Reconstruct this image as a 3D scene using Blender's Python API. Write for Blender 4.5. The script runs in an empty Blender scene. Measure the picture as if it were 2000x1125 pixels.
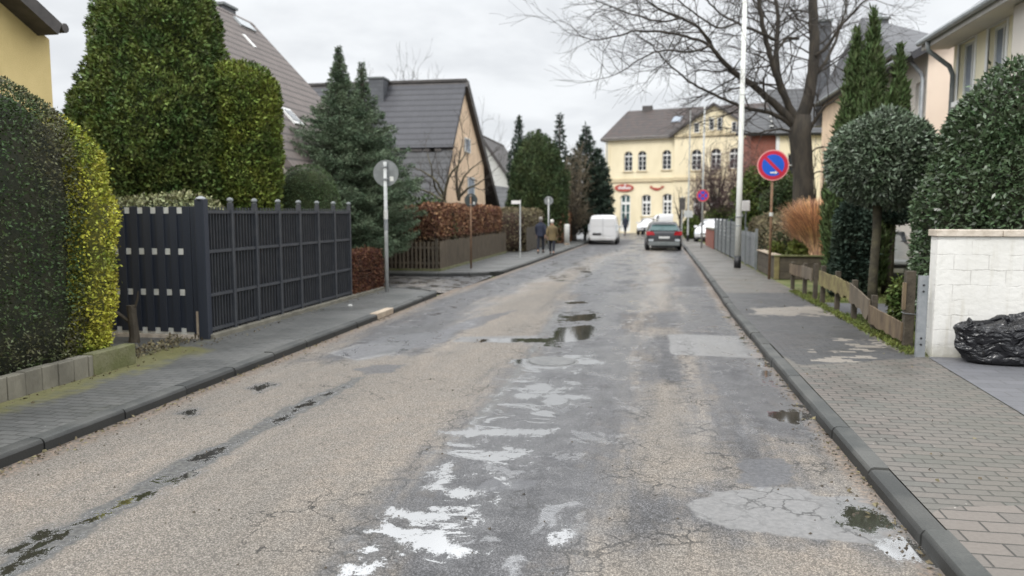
import bpy, math, random
import numpy as np
from mathutils import Vector, Matrix
random.seed(5)
sc = bpy.context.scene
# ------------------------------------------------------------------ camera
H_CAM = 1.9; FPX = 1500.0; VPX, VPY = 1262.0, 417.0
tp = (562.5-VPY)/FPX; th = math.atan(tp)
psi = math.atan((VPX-1000.0)/FPX*math.cos(th))
cF = np.array([-math.sin(psi)*math.cos(th), math.cos(psi)*math.cos(th), -math.sin(th)])
cR = np.array([math.cos(psi), math.sin(psi), 0.0]); cU = np.cross(cR, cF)
CAM = np.array([0.0, 0.0, H_CAM])
cd = bpy.data.cameras.new('camera'); cam = bpy.data.objects.new('camera', cd); sc.collection.objects.link(cam)
cam.matrix_world = Matrix(((cR[0],cU[0],-cF[0],CAM[0]),(cR[1],cU[1],-cF[1],CAM[1]),(cR[2],cU[2],-cF[2],CAM[2]),(0,0,0,1)))
cd.sensor_width = 36.0; cd.lens = FPX/2000*36; cd.clip_end = 2000; cd.clip_start = 0.05
cd.dof.use_dof = True; cd.dof.focus_distance = 5.6; cd.dof.aperture_fstop = 1.5
sc.camera = cam
sc.render.resolution_x = 1024; sc.render.resolution_y = 576
# ------------------------------------------------------------------ world, sun
SUN_EL, SUN_AZ = math.radians(48), math.radians(215)
w = bpy.data.worlds.new('World'); sc.world = w; w.use_nodes = True
nt = w.node_tree; nt.nodes.clear()
def nd(nt, typ, ins=None, **pr):
    n = nt.nodes.new(typ)
    for k, v in pr.items(): setattr(n, k, v)
    for k, v in (ins or {}).items():
        s = n.inputs[k]
        if isinstance(v, bpy.types.NodeSocket): nt.links.new(v, s)
        else: s.default_value = v
    return n
def M_(nt, op, a, b=0.0, c=0.0, clamp=False):
    return nd(nt, 'ShaderNodeMath', {0:a, 1:b, 2:c}, operation=op, use_clamp=clamp).outputs[0]
def mixc(nt, f, a, b, bt='MIX'):
    def c4(v): return v if isinstance(v, bpy.types.NodeSocket) else (v[0], v[1], v[2], 1)
    return nd(nt, 'ShaderNodeMix', {0:f, 6:c4(a), 7:c4(b)}, data_type='RGBA', blend_type=bt).outputs[2]
def sstep(nt, x, a, b, lo=0.0, hi=1.0):
    return nd(nt, 'ShaderNodeMapRange', {0:x, 1:a, 2:b, 3:lo, 4:hi}, interpolation_type='SMOOTHSTEP').outputs[0]
def noise(nt, co, scale, det=4.0, rough=0.55, dist=0.0, out=0):
    return nd(nt, 'ShaderNodeTexNoise', {'Vector':co, 'Scale':scale, 'Detail':det, 'Roughness':rough, 'Distortion':dist}).outputs[out]
sky = nd(nt, 'ShaderNodeTexSky', sky_type='NISHITA', sun_disc=False, sun_elevation=SUN_EL, sun_rotation=SUN_AZ)
tc = nd(nt, 'ShaderNodeTexCoord').outputs['Generated']
sep = nd(nt, 'ShaderNodeSeparateXYZ', {0:tc})
up = M_(nt, 'MAXIMUM', sep.outputs[2], 0.0)
# cloud deck: directions projected on a flat layer
den = M_(nt, 'ADD', up, 0.22)
cx = M_(nt, 'DIVIDE', sep.outputs[0], den); cy = M_(nt, 'DIVIDE', sep.outputs[1], den)
cv = nd(nt, 'ShaderNodeCombineXYZ', {0:cx, 1:cy, 2:0.0}).outputs[0]
n1 = noise(nt, cv, 1.5, 7, .56, .3)
n2 = noise(nt, cv, 3.6, 5, .5, .1)
cl = M_(nt, 'ADD', M_(nt, 'MULTIPLY', n1, .75), M_(nt, 'MULTIPLY', n2, .25))
ccol = mixc(nt, sstep(nt, cl, .40, .60), (.645, .665, .69), (.77, .79, .81))
grad = sstep(nt, up, .23, .62, 1.0, 3.0)
ccol = nd(nt, 'ShaderNodeVectorMath', {0:ccol, 3:grad}, operation='SCALE').outputs[0]
b1 = nd(nt, 'ShaderNodeBackground', {0:sky.outputs[0], 1:0.06})
b2 = nd(nt, 'ShaderNodeBackground', {0:ccol, 1:1.0})
mx = nd(nt, 'ShaderNodeMixShader', {0:0.94, 1:b1.outputs[0], 2:b2.outputs[0]})
nd(nt, 'ShaderNodeOutputWorld', {0:mx.outputs[0]})
sl = bpy.data.lights.new('sun', 'SUN'); sl.energy = 1.5; sl.angle = math.radians(16); sl.color = (1, .97, .92)
so = bpy.data.objects.new('sun', sl); sc.collection.objects.link(so)
sd = Vector((math.sin(SUN_AZ)*math.cos(SUN_EL), math.cos(SUN_AZ)*math.cos(SUN_EL), math.sin(SUN_EL)))
so.rotation_euler = sd.to_track_quat('Z', 'Y').to_euler(); so.location = (0, 0, 30)
sc.view_settings.view_transform = 'Standard'; sc.view_settings.look = 'None'
sc.view_settings.exposure = 0.36; sc.view_settings.gamma = 1.0
# ------------------------------------------------------------------ measuring helpers (photo pixel -> place)
def ray(px, py):
    return cF + cR*(px-1000.0)/FPX + cU*(562.5-py)/FPX
def GP(px, py, z=0.0):
    d = ray(px, py); return CAM + d*(z-H_CAM)/d[2]
def PX(px, py, X):
    d = ray(px, py); return CAM + d*X/d[0]
def PY(px, py, Y):
    d = ray(px, py); return CAM + d*Y/d[1]
def ZA(py, X, Y):                      # height of image row py above the point X,Y
    p = np.array([X, Y, 0.0])-CAM
    a = p@cF; b = p@cU; t = (562.5-py)/FPX   # (b+z*U)/(a+z*F)=t, with z relative to ground
    return (t*a-b)/(cU[2]-t*cF[2])
def ZP(px, py, X=None, Y=None):
    return (PX(px, py, X) if X is not None else PY(px, py, Y))[2]
# ------------------------------------------------------------------ materials
MATS = {}
def mat(name, c1, c2=None, scale=6.0, rough=.8, bump=0.0, bscale=None, spec=.5, metal=0.0, det=5.0, stretch=(1,1,1), island=0.0, coords='Object', lo=.35, hi=.65, rough2=None, ior=1.45):
    m = bpy.data.materials.new(name); m.use_nodes = True; nt = m.node_tree; nt.nodes.clear()
    co = nd(nt, 'ShaderNodeTexCoord').outputs[coords]
    co = nd(nt, 'ShaderNodeMapping', {0:co, 3:stretch}).outputs[0]
    c2 = c2 or tuple(x*.75 for x in c1)
    n = noise(nt, co, scale, det)
    col = mixc(nt, sstep(nt, n, lo, hi), c1, c2)
    if island > 0:
        r = nd(nt, 'ShaderNodeNewGeometry').outputs['Random Per Island']
        col = nd(nt, 'ShaderNodeHueSaturation', {0:M_(nt,'ADD',.5,M_(nt,'MULTIPLY',M_(nt,'SUBTRACT',r,.5),.05*island)), 2:sstep(nt, r, 0, 1, 1-.55*island, 1+.6*island), 4:col}).outputs[0]
    p = nd(nt, 'ShaderNodeBsdfPrincipled', {'Base Color':col, 'Roughness':rough, 'Metallic':metal, 'Specular IOR Level':spec, 'IOR':ior})
    if rough2 is not None:
        nt.links.new(sstep(nt, noise(nt, co, scale*2.3, 4), .35, .65, rough, rough2), p.inputs['Roughness'])
    if bump > 0:
        h = noise(nt, co, bscale or scale*4, 5)
        b = nd(nt, 'ShaderNodeBump', {'Height':h, 'Strength':bump, 'Distance':.02})
        nt.links.new(b.outputs[0], p.inputs['Normal'])
    nd(nt, 'ShaderNodeOutputMaterial', {0:p.outputs[0]})
    MATS[name] = m; return m
def pattern_mat(name, kind, c1, c2, cm, bw, bh, mortar, axes, rough=.8, bump=.5, off=.5, smooth=.1, var=.5, stain=None, bias=0.0, cm2=None):
    """brick / tile pattern laid over real-world metres; axes picks which object coords give (u,v)"""
    m = bpy.data.materials.new(name); m.use_nodes = True; nt = m.node_tree; nt.nodes.clear()
    co = nd(nt, 'ShaderNodeTexCoord').outputs['Object']
    s = nd(nt, 'ShaderNodeSeparateXYZ', {0:co})
    def ax(a):
        if isinstance(a, tuple):
            r = None
            for k, wgt in zip('XYZ', a):
                t = M_(nt, 'MULTIPLY', s.outputs['XYZ'.index(k)], wgt)
                r = t if r is None else M_(nt, 'ADD', r, t)
            return r
        return s.outputs['XYZ'.index(a)]
    wob = noise(nt, co, 1.7, 3)
    uv = nd(nt, 'ShaderNodeCombineXYZ', {0:ax(axes[0]), 1:M_(nt,'ADD',ax(axes[1]),M_(nt,'MULTIPLY',wob,bh*.15)), 2:0.0}).outputs[0]
    br = nd(nt, 'ShaderNodeTexBrick', {'Vector':uv, 'Color1':(*c1,1), 'Color2':(*c2,1), 'Mortar':(*cm,1), 'Scale':1.0, 'Mortar Size':mortar, 'Mortar Smooth':smooth, 'Bias':bias, 'Brick Width':bw, 'Row Height':bh}, offset=off)
    n = noise(nt, co, 2.2, 6); n3 = noise(nt, co, 25, 4)
    col = mixc(nt, M_(nt,'MULTIPLY',sstep(nt, n, .3, .7),var), br.outputs[0], stain or tuple(x*.6 for x in c1))
    col = mixc(nt, .35, col, mixc(nt, n3, (0.35,.35,.35), (.65,.65,.65)), 'OVERLAY')
    p = nd(nt, 'ShaderNodeBsdfPrincipled', {'Base Color':col, 'Roughness':rough})
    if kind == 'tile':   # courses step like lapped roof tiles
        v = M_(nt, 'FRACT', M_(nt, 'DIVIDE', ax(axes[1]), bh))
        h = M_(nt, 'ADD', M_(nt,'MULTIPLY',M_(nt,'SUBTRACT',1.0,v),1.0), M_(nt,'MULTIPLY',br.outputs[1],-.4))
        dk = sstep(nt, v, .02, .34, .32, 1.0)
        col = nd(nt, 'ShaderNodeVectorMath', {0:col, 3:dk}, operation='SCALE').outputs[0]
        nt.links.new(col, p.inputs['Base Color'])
    else:
        h = M_(nt, 'ADD', M_(nt,'SUBTRACT',1.0,br.outputs[1]), M_(nt,'MULTIPLY',n3,.35))
    b = nd(nt, 'ShaderNodeBump', {'Height':h, 'Strength':bump, 'Distance':.02})
    nt.links.new(b.outputs[0], p.inputs['Normal'])
    nd(nt, 'ShaderNodeOutputMaterial', {0:p.outputs[0]})
    MATS[name] = m; return m
# ------------------------------------------------------------------ object helpers
C = sc.collection
ORG = {}
def tag(o, label=None, cat=None, group=None, kind=None):
    if label: o['label'] = label
    if cat: o['category'] = cat
    if group: o['group'] = group
    if kind: o['kind'] = kind
    return o
def thing(name, label, cat, loc=(0,0,0), rz=0.0, group=None):
    o = bpy.data.objects.new(name, None); C.objects.link(o); o.location = loc; o.rotation_euler = (0,0,rz)
    o.empty_display_size = .2
    ORG[o] = np.array(loc, float); return tag(o, label, cat, group)
def mk(name, V, F, m, parent=None, local=False, smooth=False, loc=None):
    V = np.asarray(V, float).reshape(-1, 3)
    org = np.zeros(3)
    if parent is not None:
        if not local: org = ORG[parent]
    elif loc is not None: org = np.array(loc, float)
    V = V - org if not (local and parent is not None) else V
    me = bpy.data.meshes.new(name)
    if isinstance(F, np.ndarray):
        nf, k = F.shape
        me.vertices.add(len(V)); me.vertices.foreach_set('co', V.astype(np.float32).ravel())
        me.loops.add(nf*k); me.loops.foreach_set('vertex_index', F.astype(np.int32).ravel())
        me.polygons.add(nf); me.polygons.foreach_set('loop_start', np.arange(0, nf*k, k, dtype=np.int32))
        me.update(calc_edges=True)
    else:
        me.from_pydata([tuple(v) for v in V], [], [tuple(f) for f in F]); me.update()
    if smooth: me.polygons.foreach_set('use_smooth', np.ones(len(me.polygons), bool))
    if m is not None: me.materials.append(m)
    o = bpy.data.objects.new(name, me); C.objects.link(o)
    if parent is not None: o.parent = parent
    elif loc is not None: o.location = loc
    ORG[o] = ORG[parent] if parent is not None else org
    return o
class MB:
    def __init__(s): s.V = []; s.F = []; s.n = 0
    def add(s, V, F):
        V = np.asarray(V, float).reshape(-1,3); s.V.append(V)
        s.F += [tuple(int(i)+s.n for i in f) for f in F]; s.n += len(V); return s
    def box(s, a, b):
        x0,y0,z0 = a; x1,y1,z1 = b
        return s.add([(x0,y0,z0),(x1,y0,z0),(x1,y1,z0),(x0,y1,z0),(x0,y0,z1),(x1,y0,z1),(x1,y1,z1),(x0,y1,z1)],
                     [(3,2,1,0),(4,5,6,7),(0,1,5,4),(1,2,6,5),(2,3,7,6),(3,0,4,7)])
    def obox(s, O, u, v, w):          # box from a corner and three edge vectors
        O,u,v,w = map(lambda q: np.array(q,float),(O,u,v,w))
        if np.dot(np.cross(u,v),w) < 0: u, v = v, u
        P = [O,O+u,O+u+v,O+v]; P += [p+w for p in P]
        return s.add(P, [(3,2,1,0),(4,5,6,7),(0,1,5,4),(1,2,6,5),(2,3,7,6),(3,0,4,7)])
    def prism(s, poly, ext):          # polygon (3d points) extruded along ext
        P = [np.array(p,float) for p in poly]; e = np.array(ext,float); n = len(P)
        nrm = sum((np.cross(P[i]-P[0], P[(i+1)%n]-P[0]) for i in range(1,n-1)), np.zeros(3))
        if np.dot(nrm, e) > 0: P = P[::-1]
        return s.add(P+[p+e for p in P], [tuple(range(n)), tuple(range(2*n-1,n-1,-1))]+[((i+1)%n,i,n+i,n+(i+1)%n) for i in range(n)])
    def cyl(s, a, b, r0, r1=None, n=12, cap=True):
        r1 = r0 if r1 is None else r1
        return s.tube([a,b],[r0,r1],n,cap)
    def tube(s, pts, rad, n=8, cap=True):
        P = np.array(pts,float); T = np.gradient(P, axis=0); T /= np.linalg.norm(T,axis=1)[:,None]+1e-9
        ref = np.array([0,0,1.0]) if abs(T[0][2]) < .9 else np.array([1.0,0,0])
        k = len(P); a = np.linspace(0,2*np.pi,n,endpoint=False)
        U = np.cross(T, ref); U /= np.linalg.norm(U,axis=1)[:,None]+1e-9; W = np.cross(T, U)
        R = np.asarray(rad)[:,None,None]
        V = P[:,None,:]+R*(np.cos(a)[None,:,None]*U[:,None,:]+np.sin(a)[None,:,None]*W[:,None,:])
        F = []
        for i in range(k-1):
            for j in range(n):
                j2 = (j+1)%n; F.append((i*n+j, i*n+j2, (i+1)*n+j2, (i+1)*n+j))
        if cap: F += [tuple(range(n))[::-1], tuple((k-1)*n+j for j in range(n))]
        return s.add(V.reshape(-1,3), F)
    def lathe(s, c, prof, n=24, sx=1.0, sy=1.0):    # prof: (r,z)
        c = np.array(c,float); a = np.linspace(0,2*np.pi,n,endpoint=False); V=[]; F=[]
        for r,z in prof:
            for t in a: V.append(c+np.array([r*sx*math.cos(t), r*sy*math.sin(t), z]))
        k = len(prof)
        for i in range(k-1):
            for j in range(n):
                j2=(j+1)%n; F.append((i*n+j,i*n+j2,(i+1)*n+j2,(i+1)*n+j))
        F += [tuple(range(n))[::-1], tuple((k-1)*n+j for j in range(n))]
        return s.add(V,F)
    def build(s, name, m, parent=None, local=False, smooth=False, loc=None, bevel=0.0):
        o = mk(name, np.concatenate(s.V), s.F, m, parent, local, smooth, loc)
        if bevel > 0:
            md = o.modifiers.new('b','BEVEL'); md.width = bevel; md.segments = 2; md.limit_method = 'ANGLE'
        return o
# fast tube clouds for twigs
def twig_mesh(lines, n=4):
    Vs=[];Fs=[];base=0
    a = np.linspace(0,2*np.pi,n,endpoint=False); ca=np.cos(a); sa=np.sin(a)
    for P,r in lines:
        P=np.asarray(P); k=len(P); T=np.gradient(P,axis=0); T/=np.linalg.norm(T,axis=1)[:,None]+1e-9
        ref=np.array([0,0,1.0]) if abs(T[0][2])<.85 else np.array([1.0,0,0])
        U=np.cross(T,ref); U/=np.linalg.norm(U,axis=1)[:,None]+1e-9; W=np.cross(T,U)
        R=np.asarray(r)[:,None,None]
        V=(P[:,None,:]+R*(ca[None,:,None]*U[:,None,:]+sa[None,:,None]*W[:,None,:])).reshape(-1,3)
        i=np.repeat(np.arange(k-1),n); j=np.tile(np.arange(n),k-1); j2=(j+1)%n
        Fs.append(np.stack([i*n+j,i*n+j2,(i+1)*n+j2,(i+1)*n+j],1)+base); Vs.append(V); base+=len(V)
    return np.concatenate(Vs), np.concatenate(Fs)
# ------------------------------------------------------------------ foliage
def lumps(P, seed, k=1.0):
    r = np.random.RandomState(seed); s = np.zeros(len(P))
    for i in range(9):
        d = r.normal(size=3); d /= np.linalg.norm(d); f = k*(1.2+i*.55)
        s += np.sin(P@d*f*2+r.uniform(0,6.28))/(1+.35*i)
    return s/3.0
def leaves(P, N, rs, size, aspect=.5, out=.6, up=0.0, fold=.25):
    """one folded leaf (2 quads sharing the rib -> 6 verts) per point; returns verts, quads"""
    n = len(P); D = N*out + rs.normal(size=(n,3))*.55 + np.array([0,0,up]); D /= np.linalg.norm(D,axis=1)[:,None]+1e-9
    S = np.cross(D, rs.normal(size=(n,3))+N*.6); S /= np.linalg.norm(S,axis=1)[:,None]+1e-9
    K = np.cross(S, D)
    L = (size*rs.uniform(.55,1.45,n))[:,None]; W = L*aspect*.5
    tip = P+D*L; mid = P+D*L*.5 + K*W*fold
    a = P+D*L*.4+S*W; b = P+D*L*.4-S*W
    V = np.stack([P,a,tip,b],1).reshape(-1,3)
    F = np.arange(4*n).reshape(n,4)
    V[0::4] = P
    V[2::4] = tip - K*W*fold*2
    return V, F
def superell(rs, n, c, r, p=3.0):
    """points + normals on a superellipsoid |x/a|^p+... = 1"""
    q = rs.uniform(-1,1,(n,3)); f = rs.randint(0,3,n); sg = rs.choice([-1,1],n); q[np.arange(n),f] = sg
    r = np.array(r,float)
    # weight faces by area
    ar = np.array([r[1]*r[2], r[0]*r[2], r[0]*r[1]]); ar /= ar.sum(); f = rs.choice(3,n,p=ar); q = rs.uniform(-1,1,(n,3)); q[np.arange(n),f] = sg
    q /= (np.abs(q)**p).sum(1)[:,None]**(1/p)
    N = np.sign(q)*np.abs(q)**(p-1)/r; N /= np.linalg.norm(N,axis=1)[:,None]
    return np.array(c)+q*r, N
def ell_core(c, r, p=3.0, sc_=.93, nu=28, nv=16, seed=0, amp=0.0, k=1.0):
    V=[];F=[]
    for i in range(nv+1):
        ph = -math.pi/2+math.pi*i/nv
        for j in range(nu):
            t = 2*math.pi*j/nu; V.append((math.cos(ph)*math.cos(t), math.cos(ph)*math.sin(t), math.sin(ph)))
    V=np.array(V); V/= (np.abs(V)**p).sum(1)[:,None]**(1/p)
    W=np.array(c)+V*np.array(r)*sc_
    if amp: W = W + V*(lumps(W,seed,k)*amp)[:,None]
    for i in range(nv):
        for j in range(nu):
            j2=(j+1)%nu; F.append((i*nu+j,i*nu+j2,(i+1)*nu+j2,(i+1)*nu+j))
    return W,F
def bush(name, label, cat, c, r, m, core, n, size, p=3.0, amp=.05, k=1.0, aspect=.5, up=0.0, depth=.08, seed=1, out=.6, group=None, stem=None, clipz=.02, parts=('foliage','stem')):
    rs = np.random.RandomState(seed); c = np.array(c,float)
    t = thing(name, label, cat, (c[0],c[1],0.05), group=group)
    P,N = superell(rs,n,c,r,p)
    P = P + N*(lumps(P,seed,k)*amp)[:,None] - N*(rs.uniform(0,1,n)**2*depth)[:,None]
    strays = rs.rand(n) < .03; P = P + N*(strays*rs.uniform(.01,.07,n))[:,None]
    keep = (P[:,2] > clipz) & (lumps(P,seed+5,k*5) > -.95*rs.uniform(.6,1.4,n)); P=P[keep]; N=N[keep]
    V,F = leaves(P,N,rs,size,aspect,out,up)
    mk(parts[0], V, F, m, t)
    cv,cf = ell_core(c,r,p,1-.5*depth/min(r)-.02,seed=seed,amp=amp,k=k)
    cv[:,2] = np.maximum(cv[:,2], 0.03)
    mk('shaded_core', cv, cf, core, t, smooth=True)  # solid core without twigs, the bush's inner shade put into its dark colour
    if stem:
        b = MB(); b.tube(*stem, 10); b.build(parts[1], MATS['bark'], t, smooth=True)
    return t
def sdf_poly(X, Y, poly):
    """signed distance, positive inside"""
    poly = np.asarray(poly,float)[:,:2]; n=len(poly); d = np.full(X.shape, 1e9); ins = np.zeros(X.shape,bool)
    for i in range(n):
        a=poly[i]; b=poly[(i+1)%n]; e=b-a; wx=X-a[0]; wy=Y-a[1]
        t=np.clip((wx*e[0]+wy*e[1])/(e@e+1e-12),0,1)
        d=np.minimum(d, np.hypot(wx-e[0]*t, wy-e[1]*t))
        c = ((a[1]<=Y)!=(b[1]<=Y))
        with np.errstate(divide='ignore',invalid='ignore'):
            xi = a[0]+(Y-a[1])*e[0]/(e[1] if abs(e[1])>1e-12 else 1e-12)
        ins ^= c & (X<xi)
    return np.where(ins,d,-d)
def gpoly(pts, z=0.0): return np.array([GP(a,b,z)[:2] for a,b in pts])
def union(X, Y, polys, z=0.0):
    s = np.full(X.shape,-5.0)
    for p in polys: s = np.maximum(s, sdf_poly(X,Y,gpoly(p,z)))
    return s
def strip(name, xl, xr, Y0, Y1, z, nx, grow, m, attrs=None, side=None):
    ys=[Y0]
    while ys[-1] < Y1: ys.append(ys[-1]+max(.03,grow*ys[-1]))
    ys[-1] = Y1
    ys=np.array(ys); a=np.linspace(0,1,nx+1)
    L=np.array([xl(y) for y in ys]); R=np.array([xr(y) for y in ys])
    X=L[:,None]*(1-a)+R[:,None]*a; Y=np.repeat(ys[:,None],nx+1,1)
    V=np.stack([X,Y,np.full(X.shape,z)],2).reshape(-1,3)
    i,j=np.meshgrid(np.arange(len(ys)-1),np.arange(nx),indexing='ij'); i=i.ravel(); j=j.ravel(); w=nx+1
    F=np.stack([i*w+j,i*w+j+1,(i+1)*w+j+1,(i+1)*w+j],1)
    o=mk(name,V,F,m); tag(o,kind='structure')
    for k,fn in (attrs or {}).items():
        at=o.data.attributes.new(k,'FLOAT','POINT'); at.data.foreach_set('value',fn(X,Y).astype(np.float32).ravel())
    return o
# ================================================================== materials used all over
def road_material():
    m = bpy.data.materials.new('worn_asphalt'); m.use_nodes=True; nt=m.node_tree; nt.nodes.clear()
    co = nd(nt,'ShaderNodeTexCoord').outputs['Object']
    def A(n): return nd(nt,'ShaderNodeAttribute',attribute_name=n).outputs['Fac']
    sx = nd(nt,'ShaderNodeMapping',{0:co,3:(1,.45,1)}).outputs[0]
    nb = noise(nt,sx,.9,6,.6,.4); nm = noise(nt,co,5,7,.62,.3); nf = noise(nt,co,26,5,.6)
    # aggregate stones
    v1 = nd(nt,'ShaderNodeTexVoronoi',{'Vector':co,'Scale':120.0,'Randomness':1.0}); 
    v2 = nd(nt,'ShaderNodeTexVoronoi',{'Vector':co,'Scale':210.0,'Randomness':1.0})
    st = M_(nt,'ADD',M_(nt,'MULTIPLY',nd(nt,'ShaderNodeSeparateColor',{0:v1.outputs['Color']}).outputs[0],.6),M_(nt,'MULTIPLY',nd(nt,'ShaderNodeSeparateColor',{0:v2.outputs['Color']}).outputs[1],.4))
    pit = sstep(nt,v1.outputs['Distance'],.003,.0075)      # dark gaps between stones (distance in metres/scale)
    pit = sstep(nt,v1.outputs['Distance'],.35,.75)
    stk = noise(nt,nd(nt,'ShaderNodeMapping',{0:co,3:(2.6,.22,1)}).outputs[0],1.6,6,.6,.2)
    dark0 = M_(nt,'ADD',A('dark'),M_(nt,'ADD',M_(nt,'MULTIPLY',M_(nt,'SUBTRACT',nb,.5),.9),M_(nt,'ADD',M_(nt,'MULTIPLY',M_(nt,'SUBTRACT',stk,.5),1.1),M_(nt,'MULTIPLY',M_(nt,'SUBTRACT',nm,.5),.6))))
    dark = sstep(nt,dark0,-.34,.30)
    damp = sstep(nt,M_(nt,'ADD',A('dark'),M_(nt,'MULTIPLY',M_(nt,'SUBTRACT',nb,.5),1.3)),-.35,.25)
    # colours
    tan = mixc(nt,sstep(nt,nb,.3,.7),(.255,.215,.175),(.20,.178,.152))
    tan = mixc(nt,M_(nt,'MULTIPLY',sstep(nt,stk,.45,.7),.6),tan,(.165,.152,.135))
    tan = mixc(nt,sstep(nt,nm,.35,.75),tan,(.21,.19,.165))
    tan = mixc(nt,M_(nt,'MULTIPLY',sstep(nt,noise(nt,nd(nt,'ShaderNodeMapping',{0:co,3:(1,.3,1)}).outputs[0],.7,5,.6),.42,.66),.55),tan,(.155,.142,.125))
    tan = mixc(nt,sstep(nt,st,.2,.85),nd(nt,'ShaderNodeVectorMath',{0:tan,3:.52},operation='SCALE').outputs[0],nd(nt,'ShaderNodeVectorMath',{0:tan,3:1.6},operation='SCALE').outputs[0])
    tan = mixc(nt,M_(nt,'MULTIPLY',pit,.7),tan,(.075,.065,.055))
    gry = mixc(nt,sstep(nt,nm,.3,.7),(.048,.047,.050),(.105,.102,.104))
    gry = mixc(nt,sstep(nt,st,.2,.9),nd(nt,'ShaderNodeVectorMath',{0:gry,3:.40},operation='SCALE').outputs[0],nd(nt,'ShaderNodeVectorMath',{0:gry,3:1.85},operation='SCALE').outputs[0])
    gry = mixc(nt,M_(nt,'MULTIPLY',pit,.7),gry,(.02,.02,.02))
    col = mixc(nt,dark,tan,gry)
    # fresh smooth filler
    cm = sstep(nt,M_(nt,'ADD',A('fill'),M_(nt,'MULTIPLY',M_(nt,'SUBTRACT',nm,.5),.16)),-.02,.02)
    fcol = mixc(nt,sstep(nt,nf,.3,.7),(.125,.123,.12),(.175,.17,.165))
    col = mixc(nt,cm,col,fcol)
    # tar patches
    tm = M_(nt,'MULTIPLY',sstep(nt,M_(nt,'ADD',A('tar'),M_(nt,'MULTIPLY',M_(nt,'SUBTRACT',nm,.5),.3)),-.02,.03),.8)
    tcol = mixc(nt,sstep(nt,nf,.3,.7),(.065,.065,.07),(.115,.115,.12))
    col = mixc(nt,tm,col,tcol)
    # cracks
    cw = nd(nt,'ShaderNodeVectorMath',{0:co,1:nd(nt,'ShaderNodeVectorMath',{0:noise(nt,co,3.2,5,.6,0,1),3:.5},operation='SCALE').outputs[0]},operation='ADD').outputs[0]
    vc = nd(nt,'ShaderNodeTexVoronoi',{'Vector':cw,'Scale':2.1},feature='DISTANCE_TO_EDGE').outputs['Distance']
    cwf = nd(nt,'ShaderNodeVectorMath',{0:co,1:nd(nt,'ShaderNodeVectorMath',{0:noise(nt,co,9,4,.6,0,1),3:.16},operation='SCALE').outputs[0]},operation='ADD').outputs[0]
    vc2 = nd(nt,'ShaderNodeTexVoronoi',{'Vector':cwf,'Scale':5.5},feature='DISTANCE_TO_EDGE').outputs['Distance']
    crA = M_(nt,'MULTIPLY',sstep(nt,vc,.006,.016,1,0),sstep(nt,noise(nt,co,.8,3),.50,.62))
    edge = sstep(nt,M_(nt,'ABSOLUTE',M_(nt,'ADD',A('dark'),M_(nt,'MULTIPLY',M_(nt,'SUBTRACT',nb,.5),.6))),.02,.42,1,0)
    crB = M_(nt,'MULTIPLY',sstep(nt,vc2,.015,.055,1,0),M_(nt,'MULTIPLY',edge,sstep(nt,noise(nt,co,1.7,3),.44,.56)))
    cr = M_(nt,'MULTIPLY',M_(nt,'MAXIMUM',crA,crB),M_(nt,'SUBTRACT',1.0,M_(nt,'MULTIPLY',tm,.8)))
    col = mixc(nt,M_(nt,'MULTIPLY',cr,.85),col,(.025,.024,.022))
    # the long seam / open joint
    jm = M_(nt,'ADD',A('seam'),M_(nt,'MULTIPLY',M_(nt,'SUBTRACT',nm,.5),.22))
    jt = sstep(nt,jm,-.02,.02)
    col = mixc(nt,jt,col,mixc(nt,sstep(nt,nf,.35,.65),(.06,.06,.058),(.125,.12,.11)))
    # gutter grit along the kerbs
    gt = sstep(nt,M_(nt,'ADD',A('gutter'),M_(nt,'MULTIPLY',M_(nt,'SUBTRACT',nm,.5),.35)),-.08,.06)
    col = mixc(nt,M_(nt,'MULTIPLY',gt,.75),col,mixc(nt,sstep(nt,nf,.42,.62),(.10,.085,.07),(.23,.165,.12)))
    # bleached film round drying puddles
    pn = M_(nt,'ADD',A('pud'),M_(nt,'ADD',M_(nt,'MULTIPLY',M_(nt,'SUBTRACT',noise(nt,sx,7,8,.66,.5),.5),.42),M_(nt,'MULTIPLY',M_(nt,'SUBTRACT',nf,.5),.07)))
    sm = noise(nt,nd(nt,'ShaderNodeMapping',{0:co,3:(.75,1.15,1)}).outputs[0],2.3,9,.68,.7)
    pn = M_(nt,'MAXIMUM',pn,M_(nt,'MINIMUM',M_(nt,'MULTIPLY',M_(nt,'SUBTRACT',sm,.545),1.6),M_(nt,'ADD',A('shine'),M_(nt,'MULTIPLY',M_(nt,'SUBTRACT',nm,.5),.5))))
    pn = M_(nt,'MAXIMUM',pn,M_(nt,'MINIMUM',M_(nt,'MULTIPLY',M_(nt,'SUBTRACT',noise(nt,co,3.4,7,.62,.4),.49),1.6),M_(nt,'SUBTRACT',jm,.06)))
    pn = M_(nt,'ADD',pn,M_(nt,'ADD',M_(nt,'MULTIPLY',M_(nt,'SUBTRACT',st,.5),.075),M_(nt,'MULTIPLY',M_(nt,'SUBTRACT',nf,.5),.09)))
    pud = sstep(nt,pn,-.010,.014)
    rim = sstep(nt,pn,-.13,.0)
    col = mixc(nt,M_(nt,'MULTIPLY',rim,.45),col,(.10,.10,.10))
    # spontaneous thin water films inside the damp lane
    fn = noise(nt,nd(nt,'ShaderNodeMapping',{0:co,3:(1,.8,1)}).outputs[0],2.6,8,.68,.6)
    film = M_(nt,'MULTIPLY',sstep(nt,fn,.56,.62),M_(nt,'MULTIPLY',dark,sstep(nt,A('wet'),-.3,.3)))
    wet = M_(nt,'MULTIPLY',sstep(nt,A('wet'),-.4,.4),sstep(nt,nb,.30,.58))
    rough = M_(nt,'SUBTRACT',.86,M_(nt,'MULTIPLY',damp,.22))
    rough = M_(nt,'SUBTRACT',rough,M_(nt,'MULTIPLY',wet,.34))
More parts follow.
